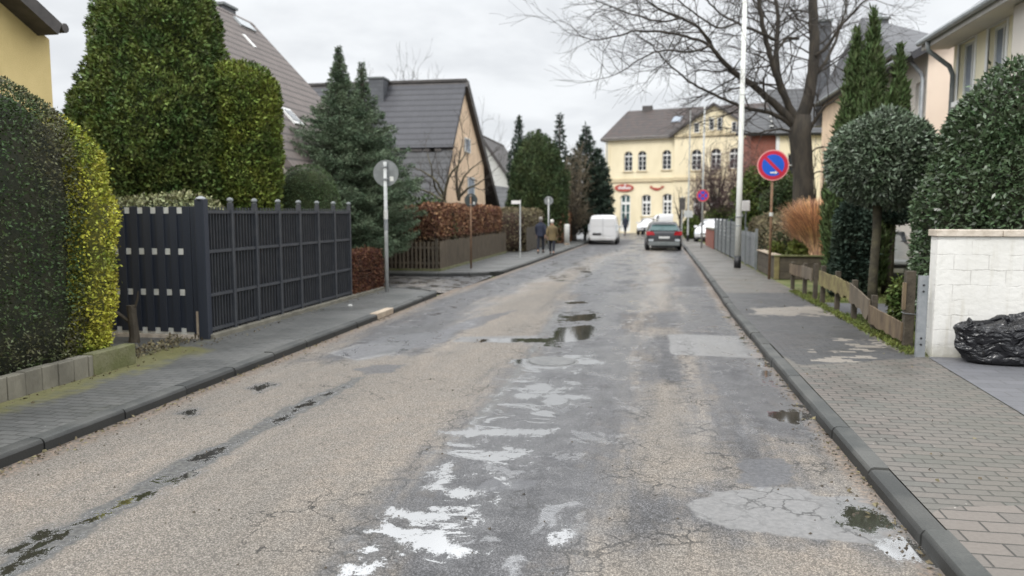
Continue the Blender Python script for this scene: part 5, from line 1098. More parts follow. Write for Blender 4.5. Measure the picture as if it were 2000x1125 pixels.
bush('ivy_column','dark green ivy clad stump mass below the cypresses','bush',(PY(1670,417,17.6)[0],17.6,1.0),(.40,.4,1.15),MATS['leaf_yew_d'],MATS['core_dark'],14000,.09,p=3,amp=.06,depth=.12,seed=77,up=.3)
bush('ivy_column','dark shrub between ivy mass and silver car','bush',(PY(1742,417,18.0)[0],18.0,2.3),(.55,.4,.62),MATS['leaf_yew_d'],MATS['core_dark'],14000,.09,p=3,amp=.08,depth=.12,seed=78,up=.3,stem=([(PY(1742,417,18.0)[0],18.0,.05),(PY(1742,417,18.0)[0],18.0,1.2),(PY(1742,417,18.0)[0],18.0,1.9)],[.06,.05,.05]))
bush('small_shrub','light green twiggy shrub at the foot of the big laurel','bush',(PY(1765,417,12.6)[0],12.6,.5),(.16,.25,.42),MATS['leaf_shrub'],MATS['core_green'],2500,.06,p=2,amp=.1,depth=.3,seed=79)
# planter of weathered timbers
px0=GP(1514,545,.1); xq,yq=px0[0],px0[1]; zt=ZA(501,xq,yq); xr=PY(1665,417,yq)[0]; yb=PX(1483,417,xq)[1]
t=thing('timber_planter','raised planter of mossy timbers around the ornamental grass','planter',(xq,yq,.1))
b=MB()
for k in range(3):
    h=(zt-.1)/3; b.box((xq+.10,yq,.1+k*h),(xr,yq+.12,.1+(k+1)*h-.006)); 
b.build('front_boards',MATS['dark_wood'],t,bevel=.008)
b=MB()
for k in range(3): b.box((xq,yq+.13,.1+k*h),(xq+.10,yb,.1+(k+1)*h-.006))
b.build('side_boards',MATS['dark_wood'],t,bevel=.008)
MB().box((xq-.03,yq-.03,.05),(xq+.095,yq+.12,zt+.0)).build('corner_post',MATS['wood_green'],t,bevel=.006)
MB().box((xq-.05,yq-.05,zt+.002),(xr+.03,yq+.17,zt+.04)).build('coping',MATS['moss_concrete'],t,bevel=.006); MB().box((xq-.05,yq+.171,zt+.002),(xq+.20,yb,zt+.04)).build('coping',MATS['pale_wood'],t,bevel=.006)
MB().box((xq+.11,yq+.13,.1),(xr,yb,zt-.08)).build('soil',MATS['earth'],t)
b=MB().box((xr+.05,yq+.3,.05),(xr+3.2,yq+.42,.42)); tag(b.build('low_wall',MATS['dark_wood'],bevel=.01),'low dark timber edging right of the planter','edging')
# ornamental grass
def blades(name,c,n,h,spread,m,seed,w=.012,base=.2):
    rs=np.random.RandomState(seed); V=[];F=[]
    a=rs.uniform(0,2*np.pi,n); r0=rs.rand(n)**.5*base; H=h*rs.uniform(.55,1.05,n); sp=spread*rs.uniform(.2,1.0,n)
    segs=6; wv=np.stack([-np.sin(a),np.cos(a),np.zeros(n)],1)*w
    for k in range(segs+1):
        f=k/segs; rad=r0+sp*f**1.9; z=H*(f-.22*f**3*(sp/spread)); p=np.stack([rad*np.cos(a),rad*np.sin(a),z],1)+np.array(c)+np.c_[np.sin(f*3+a*5)*.02,np.cos(f*3+a*7)*.02,np.zeros(n)]
        ww=wv*(1-.8*f); V.append(np.stack([p-ww,p+ww],1))
    V=np.stack(V,1).reshape(n,(segs+1)*2,3); F=[]
    base_=np.arange(n)[:,None]*(segs+1)*2
    for k in range(segs): F.append(np.stack([base_[:,0]+2*k,base_[:,0]+2*k+1,base_[:,0]+2*k+3,base_[:,0]+2*k+2],1))
    return V.reshape(-1,3),np.concatenate(F)
gx=PY(1602,417,yq+.9)[0]; t=thing('ornamental_grass','tall orange tan dried ornamental grass in the timber planter','grass clump',(gx,yq+.9,zt-.08))
V,F=blades('b',(gx,yq+.9,zt-.1),8000,ZA(395,gx,yq+.9)-zt+.30,.80,'grass_dry',81,w=.012,base=.55); mk('blades',V,F,MATS['grass_dry'],t)
gx2=PY(1640,417,yq+1.1)[0]; V,F=blades('b',(gx2-.1,yq+1.1,zt-.1),1500,1.3,.5,'grass_dry',82,w=.011,base=.25); mk('blades',V,F,MATS['grass_dry'],t)
bush('small_shrub','yellow green leafy plant at the left of the dry grass','bush',(PY(1562,417,yq+.7)[0],yq+.7,zt+.10),(.30,.3,.34),MATS['leaf_lime'],MATS['core_gold'],2600,.085,p=2,amp=.1,depth=.2,seed=83,aspect=.6)
bush('small_shrub','small light green plant in the planter corner','bush',(PY(1519,417,yq+1.6)[0],yq+1.6,zt+.05),(.24,.3,.30),MATS['leaf_lime'],MATS['core_gold'],1600,.08,p=2,amp=.1,depth=.2,seed=84,aspect=.6)
# curved dark screen behind the planter
yk=yq+3.9; xk=PY(1560,417,yk)[0]; zt2=ZA(434,xk,yk); t=thing('garden_shelter','dark slatted garden shelter with a curved top behind the planter','garden shelter',(xk,yk,.1)); b=MB()
xs=np.linspace(PY(1520,417,yk)[0],PY(1600,417,yk)[0],22)
for i in range(13):
    z0=.2+(zt2-.2)*i/13; b.box((xs[0]+.02*(i>8)+.015*i*(i>10),yk,z0),(xs[-1],yk+.05,z0+(zt2-.2)/13-.018))
b.build('slats',MATS['anthracite'],t)
b=MB(); b.tube([(xs[0]-.03,yk-.02,.1),(xs[0]-.03,yk-.02,zt2-.15),(xs[0]+.1,yk-.02,zt2+.0),(xs[8],yk-.02,zt2+.05),(xs[-1],yk-.02,zt2-.02)],[.045]*5,8); b.build('frame',MATS['black'],t)
# pale figure-like garden ornament -> plain pale pointed stone leaves
xg,yg=PY(1563,417,yk+.8)[0],yk+.8
t=thing('agave_plant','pale grey spiky plant peeking over the dark shelter','plant',(xg,yg,.1)); V,F=blades('a',(xg,yg,zt2-.6),60,.95,.35,'x',85,w=.035,base=.05); mat('agave',(.50,.52,.50),(.42,.45,.43),4,.6,island=.4); mk('leaves',V,F,MATS['agave'],t); MB().cyl((xg,yg,.1),(xg,yg,zt2-.55),.10).build('stem',MATS['bark'],t)
# ---- street lamp, signs on the right
def pole_at(px,py): c=GP(px,py,.1); return c[0],c[1]
x,y=pole_at(1440,523); t=thing('street_lamp','thick pale street lamp post with black base on the right pavement','street lamp',(x,y,.1)); zb=ZA(500,x,y)
MB().cyl((x,y,.05),(x,y,zb),.115,.115,20).build('base_sleeve',MATS['black'],t,smooth=True)
MB().tube([(x,y,zb),(x,y,3.0),(x,y,9.8)],[.102,.090,.064],20).build('pole',MATS['lamp_pole'],t,smooth=True)
MB().tube([(x,y,9.8),(x-.3,y,10.1),(x-1.1,y,10.2)],[.05,.04,.035],10).build('arm',MATS['lamp_pole'],t); MB().box((x-1.8,y-.13,10.12),(x-1.05,y+.13,10.25)).build('lamp_head',MATS['lamp_pole'],t,bevel=.04)
zc=ZA(421,x,y);MB().box((x+.085,y-.02,zc-.05),(x+.13,y+.02,zc+.06)).cyl((x,y-.02,zc-.06),(x,y-.02,zc-.03),.11).cyl((x,y,zc-.35),(x,y,zc-.32),.108).build('clamp',MATS['galv'],t)
def disc(b,cx,y,cz,r,th,n=40): 
    a=np.linspace(0,2*np.pi,n,endpoint=False); b.prism([(cx+r*math.cos(q),y,cz+r*math.sin(q)) for q in a],(0,th,0)); return b
def no_parking(label,px,pyb,pyc,dpx,cross=False,pole=None,r=.035,ptop=None,pm='rust_pole'):
    x,y=pole_at(px,pyb); zc=ZA(pyc,x,y); D=dpx*np.linalg.norm(np.array([x,y,zc])-CAM)/FPX*1.0; R=D/2
    t=thing('no_parking_sign',label,'traffic sign',(x,y,.1)); zt_=ZA(ptop,x,y) if ptop else zc+R*.7
    MB().cyl((x,y,.05),(x,y,zt_),r,r,12).build('pole',MATS[pm],t,smooth=True); yf=y-r-.03
    p=disc(MB(),x,yf,zc,R,.012).build('rim',MATS['sign_pink'],t)
    disc(MB(),x,yf-.003,zc,R*.93,.0028).build('red_ring',MATS['sign_red'],p); disc(MB(),x,yf-.006,zc,R*.70,.0028).build('blue_field',MATS['sign_blue'],p)
    b=MB(); L=R*.76; w=R*.10; s=math.sqrt(.5)
    for sg in ((1,-1) if cross else (1,)):
        dx=np.array([-s*sg,0,s]); nx_=np.array([s,0,s*sg]); c=np.array([x,yf-.009-.001*(sg<0),zc]); b.prism([c-dx*L-nx_*w,c+dx*L-nx_*w,c+dx*L+nx_*w,c-dx*L+nx_*w],(0,.0028,0))
    b.build('diagonal_bar',MATS['sign_red'],p)
    if not cross:   # small white double arrow low in the disc
        b=MB(); az=zc-R*.50; ax=x+R*.02; q=R
        b.prism([(ax-.20*q,yf-.0125,az-.02*q),(ax+.12*q,yf-.0125,az-.02*q),(ax+.12*q,yf-.0125,az-.10*q),(ax+.27*q,yf-.0125,az+.02*q),(ax+.12*q,yf-.0125,az+.16*q),(ax+.12*q,yf-.0125,az+.07*q),(ax-.20*q,yf-.0125,az+.07*q)],(0,.002,0)); b.build('white_arrow',MATS['sign_white'],p)
    return t,x,y
t,x,y=no_parking('large round blue and red no parking sign on a rusty pole',1502,545,323,56)
z=ZA(418,x,y);MB().cyl((x,y,z-.06),(x,y,z+.04),.05).build('collar',MATS['offwhite'],t)
no_parking('small round blue and red no stopping sign on a pale lamp pole',1370,484,382,23,cross=True,ptop=208,r=.045,pm='pole_grey')
# dark rectangular sign further on
x,y=pole_at(1331,470); t=thing('street_sign','small dark upright board sign on a thin pole before the inn','street sign',(x,y,.1)); z0,z1=ZA(410,x,y),ZA(386,x,y)
MB().cyl((x,y,.05),(x,y,z1+.1),.035).build('pole',MATS['pole_grey'],t); MB().box((x-.20,y-.07,z0),(x+.20,y-.04,z1)).build('board',MATS['dark_fascia'],t,bevel=.01)
x,y=pole_at(1343,471); t=thing('street_lamp','slim pale lamp pole next to the dark board sign','street lamp',(x,y,.1)); MB().tube([(x,y,.05),(x,y,ZA(215,x,y))],[.055,.035],12).build('pole',MATS['pole_grey'],t); MB().cyl((x,y,.05),(x,y,.5),.085).build('base_sleeve',MATS['black'],t); z=ZA(418,x,y); MB().box((x-.28,y-.12,z-.22),(x+.28,y-.08,z+.22)).build('info_plate',MATS['pole_grey'],t)
# fences on the right
def panelfence(label,x0,y0,x1,y1,h,m,nm='panel_fence'):
    t=thing(nm,label,'fence',(x0,y0,.1)); d=np.array([x1-x0,y1-y0,0]); L=np.linalg.norm(d); d/=L; n=np.array([d[1],-d[0],0]); k=max(1,int(round(L/1.9)))
    for i in range(k):
        p=np.array([x0,y0,.15])+d*(L*i/k+.06); b=MB(); r=9
        for j in range(r): b.obox(p+np.array([0,0,h/r*j]),d*(L/k-.12),n*.03,(0,0,h/r-.015))
        b.build('panel',MATS[m],t)
    for i in range(k+1):
        p=np.array([x0,y0,.05])+d*(L*i/k-.05)-n*.02; MB().obox(p,d*.1,n*.08,(0,0,h+.18)).build('post',MATS['anthracite'],t)
    return t
a=PX(1438,417,3.45);c=PX(1397,417,3.45); panelfence('dark grey plank fence along the right pavement beyond the lamp',3.45,a[1],3.45,c[1],1.45,'fence_grey' if 'fence_grey' in MATS else 'zinc_dark')
t=thing('metal_fence','grey green metal bar fence between lamp post and planter','fence',(3.5,25,.1)); ya,yb2=yb+.2,a[1]-.2; b=MB()
for y in np.arange(ya,yb2,.16): b.box((3.49,y,.15),(3.515,y+.03,1.28))
b.build('bars',MATS['galv'],t)
for z in (.25,1.12): MB().box((3.516,ya,z),(3.54,yb2,z+.05)).build('rail',MATS['galv'],t)
for y in (ya,(ya+yb2)/2,yb2): MB().box((3.46,y-.04,.05),(3.54,y+.04,1.42)).build('post',MATS['zinc_dark'],t)
bush('green_hedge','thin loose green brown hedge behind the metal bar fence','hedge',(4.25,27.6,.85),(.45,3.2,.95),MATS['leaf_brown'],MATS['core_green'],9000,.09,p=4,amp=.12,depth=.25,seed=91)
t=thing('brick_wall','low red brick garden wall beyond the dark plank fence','wall',(3.4,c[1],.1)); MB().box((3.4,c[1]+.2,.05),(3.65,c[1]+5.5,1.05)).build('wall',MATS['red_brick'],t); MB().box((3.37,c[1]+.17,1.052),(3.68,c[1]+5.53,1.12)).build('coping',MATS['concrete'],t)
xx=PY(1415,417,52)[0]
bush('green_shrub','dark green evergreen shrub group left of the big bare trunk','bush',(PY(1500,417,36)[0],36,1.9),(1.5,1.5,2.0),MATS['leaf_shrub'],MATS['core_green'],15000,.14,p=2.3,amp=.25,depth=.4,seed=92)
bush('green_shrub','lower dark green shrub right beside the street lamp','bush',(PY(1466,417,39)[0],39,1.0),(.95,1.1,1.2),MATS['leaf_yew'],MATS['core_green'],9000,.14,p=2.3,amp=.2,depth=.3,seed=93)
bush('green_shrub','olive shrub close behind the bare tree trunk','bush',(PY(1535,417,33)[0],33,1.5),(.9,1.1,1.7),MATS['leaf_yew'],MATS['core_green'],10000,.14,p=2.3,amp=.2,depth=.3,seed=94)
bush('green_shrub','small green shrub beneath the inn windows behind white cars','bush',(PY(1425,417,58)[0],58,1.3),(1.8,1,1.2),MATS['leaf_shrub'],MATS['core_green'],6000,.17,p=2.3,amp=.2,depth=.3,seed=95)
bush('green_shrub','small bush between the inn corner and thin signs','bush',(PY(1352,417,57)[0],57,.8),(.5,.8,.9),MATS['leaf_shrub'],MATS['core_green'],3500,.16,p=2.3,amp=.2,depth=.3,seed=96)
# letter box like pale panel near lamp
x,y=PY(1457,402,31)[0],31.0; z=ZA(402,x,y); t=thing('notice_box','pale cream box on a post just right of the lamp post','box',(x,y,.1)); MB().box((x-.14,y-.08,z-.2),(x+.14,y+.08,z+.2)).build('box',MATS['sign_white'],t,bevel=.02); MB().cyl((x,y,.05),(x,y,z-.2),.03).build('pole',MATS['zinc_dark'],t)
# left background conifers
def cone(label,px,Y,pyt,Rpx,seed,m,prof,n,size=.16,pyb=430,cat='conifer',up=.5,amp=.2,asp=.4):
    x=PY(px,417,Y)[0]; H=ZA(pyt,x,Y); s=FPX/Y; R=Rpx/s; t=thing('conifer_tree',label,cat,(x,Y,.1)); trunk(t,x,Y,H*.7,.14)
    revolve_leaves('crown',MATS[m],t,(x,Y,0),[(z*H,r*R) for z,r in prof],n,size,seed,amp=amp,k=1.0,aspect=asp,out=.6,up=up,depth=.4,core=MATS['core_green']); return t
FULL=[(.02,.75),(.15,.95),(.35,1),(.6,.93),(.8,.68),(.93,.35),(1,.05)]
cone('dense dark oval yew behind the walking couple',1052,47,252,60,101,'leaf_yew',FULL,26000)
cone('slender pointed conifer just left of the oval yew',1014,49,226,24,102,'leaf_yew_d',[(.02,.9),(.5,1),(.75,.6),(.87,.22),(.93,.35),(1,.04)],9000)
x=X_(1092,54); spruce('far spruce with thin tip right of the oval yew',x,54,ZA(222,x,54),2.0,103,m='leaf_yew_d',n=180,dens=34,size=.26,z0=.5,power=.8)
x=X_(1143,53); spruce('dark ragged spruce nearest the yellow inn',x,53,ZA(246,x,53),2.2,104,m='leaf_yew_d',n=220,dens=46,size=.26,z0=.5,power=.5,droop=-.1)
x=X_(1168,55); spruce('lower dark ragged conifer beside the inn sign',x,55,ZA(290,x,55),1.3,105,m='leaf_yew_d',n=150,dens=46,size=.26,z0=.8,power=.5,droop=-.2)
# far tree belts so that the horizon is closed
rs=np.random.RandomState(120)
for k,(px,Y,pyt,R,m,lab) in enumerate([(1195,110,330,60,'leaf_yew_d','distant dark trees left of the inn'),(1010,75,330,50,'leaf_yew_d','distant dark trees behind the oval yew'),(860,60,372,80,'leaf_brown','brown thicket far behind the corner garden'),(700,45,360,80,'leaf_yew_d','dark evergreen thicket behind the blue spruce'),(560,38,350,90,'leaf_yew_d','dark evergreen thicket behind the dome bush'),(1575,70,330,60,'leaf_yew_d','distant dark trees behind the orange house')]):
    x=X_(px,Y); H=ZA(pyt,x,Y); s=FPX/Y; bush('distant_trees',lab,'trees',(x,Y,H/2),(R/s,3,H/2),MATS[m],MATS['core_green'],7000,.3,p=2.5,amp=.5,depth=.8,seed=130+k,k=.5)
x=PY(95,417,19)[0]
bush('green_shrub','dark evergreen seen between yellow house and huge thuja','bush',(X_(112,19),19,2.0),(.6,.8,2.6),MATS['leaf_yew'],MATS['core_green'],6000,.12,p=2.3,amp=.2,depth=.3,seed=140)
bush('small_shrub','leafless scrub in the corner garden before the slate house','bush',(X_(800,25.5),25.5,1.3),(1.5,.6,1.2),MATS['leaf_yew'],MATS['core_green'],7000,.12,p=2.3,amp=.2,depth=.3,seed=141)
# ================================================================== bare trees
def grow(lines, rs, p, d, L, r, depth, spread=.55, up=.08, nseg=5, kids=(3,5), shrink=.62, minr=.0035, wob=.16):
    p=np.array(p,float); d=np.array(d,float); d/=np.linalg.norm(d); P=[p.copy()]; D=[d.copy()]
    for i in range(nseg):
        d=d+rs.normal(0,wob,3)+np.array([0,0,up]); d/=np.linalg.norm(d); p=p+d*L/nseg; P.append(p.copy()); D.append(d.copy())
    R=np.linspace(r,max(minr*.8,r*.45),nseg+1); lines.append((np.array(P),R))
    if depth<=0 or r<minr: return
    for k in range(rs.randint(*kids)):
        f=rs.uniform(.25,1.0); i=min(nseg-1,int(f*nseg)); q=P[i]+(P[i+1]-P[i])*(f*nseg-i)
        a=rs.normal(size=3); a-=a@D[i]*D[i]; a/=np.linalg.norm(a)+1e-9
        nd_=D[i]*math.cos(spread)+a*math.sin(spread)*rs.uniform(.7,1.3)
        grow(lines,rs,q,nd_,L*shrink*rs.uniform(.7,1.2),R[i]*.6,depth-1,spread,up,nseg if depth>1 else 4,kids,shrink,minr,wob)
def bare_tree(label,x,y,limbs,trunkP,trunkR,seed,tw='twig',bm='bark',cat='tree',depth=3,L=1.6,r=.02,step=.55,spread=.6,up=.05,group=None,name='bare_tree',kids=(3,5),ends=True,minr=.0035,shrink=.62):
    rs=np.random.RandomState(seed); t=thing(name,label,cat,(x,y,.1),group=group)
    if trunkP is not None: MB().tube(trunkP,trunkR,16).build('trunk',MATS[bm],t,smooth=True)
    b=MB(); tw_=[]
    for P,R in limbs:
        P=np.array(P,float)
        # smooth the traced limb
        n=len(P); T=np.linspace(0,n-1,(n-1)*4+1); Q=np.stack([np.interp(T,np.arange(n),P[:,k]) for k in range(3)],1)
        for _ in range(3): Q[1:-1]=(Q[:-2]+2*Q[1:-1]+Q[2:])/4
        RR=np.interp(T,np.arange(n),R); Q[1:-1]+=rs.normal(0,.012,(len(Q)-2,3)); b.tube(Q,np.array(RR)*1.04,10)
        seg=np.linalg.norm(np.diff(Q,axis=0),axis=1); S=np.r_[0,np.cumsum(seg)]
        s=S[-1]*.22
        while s<S[-1]:
            q=np.array([np.interp(s,S,Q[:,k]) for k in range(3)]); i=min(len(Q)-2,np.searchsorted(S,s)); dd=Q[i+1]-Q[i]; dd/=np.linalg.norm(dd)+1e-9
            a=rs.normal(size=3); a-=a@dd*dd; a/=np.linalg.norm(a); a[1]*=.75
            rr=np.interp(s,S,RR)
            grow(tw_,rs,q,dd*.55+a*.9,L*rs.uniform(.55,1.3)*(1-.35*s/S[-1]),min(r*1.5,max(r*.6,rr*.45)),depth,spread,up,5,kids,shrink,minr)
            s+=step*rs.uniform(.6,1.4)
        if ends:
            dd=Q[-1]-Q[-3]; grow(tw_,rs,Q[-1],dd,L,RR[-1],depth,spread*.8,up,5,kids,shrink,minr)
    c=b.build('limbs',MATS[bm],t,smooth=True)
    V,F=twig_mesh(tw_,4); mk('crown',V,F,MATS[tw],t)
    return t
Yt=28.5; tx=X_(1569,Yt)
def T(pts,dy0=0.0,dy1=0.0):
    n=len(pts); return [PY(a,b_,Yt+dy0+(dy1-dy0)*i/max(1,n-1)) for i,(a,b_) in enumerate(pts)]
px=Yt/FPX
tp_=T([(1569,350),(1566,300),(1562,262),(1566,225)]); base=[(tx,Yt,.0),(tx,Yt,1.2)]
LB=[ (T([(1566,235),(1580,190),(1588,140),(1590,80),(1587,20),(1589,-60),(1585,-160)],0,.4),[.24,.20,.18,.165,.15,.11,.05]),
 (T([(1562,250),(1540,205),(1522,165),(1506,120),(1494,70),(1484,20),(1472,-50),(1460,-130)],0,-1.2),[.17,.125,.105,.09,.08,.07,.05,.03]),
 (T([(1556,245),(1533,190),(1518,140),(1516,85),(1522,35),(1508,-20),(1500,-100)],0,1.5),[.15,.10,.09,.08,.07,.055,.03]),
 (T([(1560,250),(1520,208),(1475,170),(1436,143),(1410,118),(1388,88),(1366,52),(1330,35),(1290,20),(1262,2),(1235,-20)],0,-2.5),[.18,.125,.105,.09,.075,.062,.05,.04,.032,.026,.02]),
 (T([(1412,120),(1385,85),(1340,70),(1290,62),(1245,58),(1205,70),(1165,80),(1130,70)],-1.6,-3.5),[.06,.05,.042,.036,.03,.024,.018,.012]),
 (T([(1556,252),(1515,222),(1470,214),(1425,200),(1385,180),(1345,160),(1300,120),(1275,90)],0,-2.0),[.09,.07,.058,.05,.04,.032,.024,.016]),
 (T([(1515,78),(1478,60),(1440,45),(1405,28),(1380,0),(1370,-30)],-.6,-2.2),[.055,.045,.037,.03,.024,.018]),
 (T([(1560,75),(1535,72),(1520,95),(1512,120)],.2,-.4),[.06,.045,.035,.02]),
 (T([(1593,110),(1615,92),(1635,62),(1660,30),(1690,0),(1730,-30)],0,-1.0),[.065,.055,.045,.037,.03,.022]),
 (T([(1590,150),(1620,110),(1640,60),(1655,10),(1650,-40)],0,1.5),[.06,.05,.04,.03,.02]),
 (T([(1575,262),(1600,222),(1612,206),(1640,190),(1660,160)],0,-.8),[.07,.055,.04,.028,.018]),
 (T([(1552,258),(1515,250),(1480,262),(1450,255)],0,-1.0),[.045,.034,.025,.016]),
 (T([(1390,88),(1350,105),(1300,95),(1255,110),(1215,140),(1190,150)],-2,-3),[.04,.034,.028,.022,.016,.010]),
 (T([(1440,45),(1400,60),(1350,20),(1300,-20),(1240,-50)],-1.5,-3.5),[.035,.03,.026,.022,.016]),
 (T([(1330,35),(1290,45),(1240,30),(1190,12),(1150,-5)],-2.0,-3.5),[.034,.028,.023,.018,.012]),
 (T([(1580,300),(1600,285),(1625,290),(1640,300)],0,-.6),[.03,.022,.016,.01]),
 (T([(1582,340),(1610,332),(1635,345)],0,-.6),[.025,.018,.01]), (T([(1560,330),(1535,322),(1515,330)],0,-.5),[.022,.016,.01]) ]
bare_tree('huge spreading bare tree towering over the right pavement',tx,Yt,LB,base+tp_,[.48,.37,.345,.355,.38,.32],200,depth=3,L=1.95,r=.021,step=.27,spread=.55,up=.015,kids=(3,5),minr=.0045,shrink=.66)
# trained small trees before the peach gable
def small(label,px_,Y,pyb,fan,seed,bm='bark_green',tw='twig',r=.012,L=.9,rt=.09,depth=2,step=.35,name='bare_tree',group=None,kids=(3,5)):
    x=X_(px_,Y); z0=ZA(pyb,x,Y)
    lm=[([PY(a,b_,Y+random.uniform(-.3,.3)) for a,b_ in f],list(np.linspace(rt*.6,.014,len(f)))) for f in fan]
    return bare_tree(label,x,Y,lm,[(x,Y,.05),(x,Y,z0)],[rt*1.1,rt],seed,tw,bm,depth=depth,L=L,r=r,step=step,name=name,group=group,kids=kids,up=.08,minr=.005)
small('mossy bare fruit tree with dark forked branches by the peach gable',868,27,392,[[(868,392),(862,370),(850,350),(830,335),(800,325)],[(868,390),(872,360),(882,335),(905,310),(912,290)],[(868,388),(850,372),(846,345),(835,300)],[(866,392),(846,380),(820,368),(795,372)]],301)
small('second bare fruit tree just right of the first',896,28,396,[[(896,392),(898,360),(915,335),(935,318)],[(896,390),(890,350),(897,310),(903,280)],[(897,385),(912,368),(935,358),(945,350)]],302)
def crownball(label,px_,Y,pyt,pyb,Rpx,seed,tw,n=34,r=.02,L=2.2,bm='bark',depth=3,kids=(3,5),name='bare_tree',rt=.18,group=None,split=.35,cat='tree',buds=0):
    x=X_(px_,Y); H=ZA(pyt,x,Y); s=FPX/Y; R=Rpx/s; z0=H*split; rs=np.random.RandomState(seed); lm=[]
    for k in range(n):
        a=k*2.4; e=rs.uniform(.35,1.0); tip=np.array([x+R*math.cos(a)*math.sqrt(1-e*e+.15)*.8,Y+R*math.sin(a)*.8*math.sqrt(1-e*e+.15),z0+(H-z0)*e*.85]); b0=np.array([x,Y,z0*rs.uniform(.6,1.1)]); mid=(b0+tip)/2+np.array([0,0,-.1*R])
        lm.append(([b0,mid,tip],[rt*.28,rt*.18,rt*.07]))
    t=bare_tree(label,x,Y,lm,[(x,Y,.0),(x,Y,z0)],[rt,rt*.8],seed,tw,bm,depth=depth,L=L,r=r,step=1.1,kids=kids,name=name,minr=.008,cat=cat,group=group)
    if buds:
        q=rs.normal(size=(buds,3)); q/=np.linalg.norm(q,axis=1)[:,None]; q*=(rs.rand(buds)**.5)[:,None]; P=q*[R,R,(H-z0*.6)/2]+[x,Y,(H+z0*.6)/2]; P=P[lumps(P,seed,1.1)>-.25]; V,F=leaves(P,rs.normal(size=P.shape),rs,.16,.25,.3,.3); mk('buds',V,F,MATS[tw],t)
    return t
crownball('distant bare tree crown behind the ridge of the slate house',815,62,108,300,75,310,'twig',n=16,r=.03,L=2.0)
crownball('distant bare tree behind the chimney of the slate house',735,60,122,300,45,311,'twig',n=9,r=.03,L=1.8)
crownball('distant bare tree behind the right slope of the slate house',945,66,200,300,40,312,'twig',n=9,r=.03,L=1.8)
crownball('pinkish purple twiggy tree in front of the inn gable',1400,58,292,430,58,320,'twig_purple',n=30,r=.035,L=1.2,split=.28,kids=(4,6),buds=5200)
crownball('lower purple twiggy tree left of its taller neighbour',1368,60,335,430,30,321,'twig_purple',n=14,r=.03,L=.8,split=.2,kids=(3,6),buds=2400)
crownball('purple twiggy tree nearest the street lamp',1448,56,300,430,38,322,'twig_purple',n=14,r=.03,L=1.0,split=.28,kids=(4,6),buds=2600)
crownball('light brown bare bush between oval yew and ragged spruce',1122,51,292,430,32,323,'twig_tan',n=26,r=.026,L=1.1,split=.08,kids=(4,6),buds=3200)
crownball('pale bare sapling at the corner of the inn',1330,62,350,430,16,324,'twig_tan',n=8,r=.02,L=.7,split=.3,kids=(3,5))
crownball('brown bare shrub right of the big trunk by the orange house',1600,31,300,430,28,325,'twig',n=10,r=.015,L=.9,split=.25,kids=(3,5))
# ================================================================== vehicles
def paint(name,c,rough=.28):
    m=bpy.data.materials.new(name); m.use_nodes=True; nt=m.node_tree; nt.nodes.clear(); co=nd(nt,'ShaderNodeTexCoord').outputs['Object']
    n=noise(nt,co,2.5,5); s=nd(nt,'ShaderNodeSeparateXYZ',{0:co}); low=sstep(nt,M_(nt,'ADD',s.outputs[2],M_(nt,'MULTIPLY',n,.35)),.35,.85,.55,0)
    col=mixc(nt,low,c,(.16,.15,.13)); p=nd(nt,'ShaderNodeBsdfPrincipled',{'Base Color':col,'Roughness':sstep(nt,n,.3,.7,rough,rough+.18),'Coat Weight':.5,'Coat Roughness':.1}); nd(nt,'ShaderNodeOutputMaterial',{0:p.outputs[0]}); MATS[name]=m
paint('car_grey',(.028,.030,.034)); paint('car_white',(.60,.60,.60)); paint('car_silver',(.20,.21,.20))
mat('tail_red',(.35,.012,.018),(.28,.01,.014),6,.2); mat('lamp_clear',(.55,.58,.6),(.45,.48,.5),6,.12); mat('plate',(.66,.66,.64),(.58,.58,.56),9,.4)
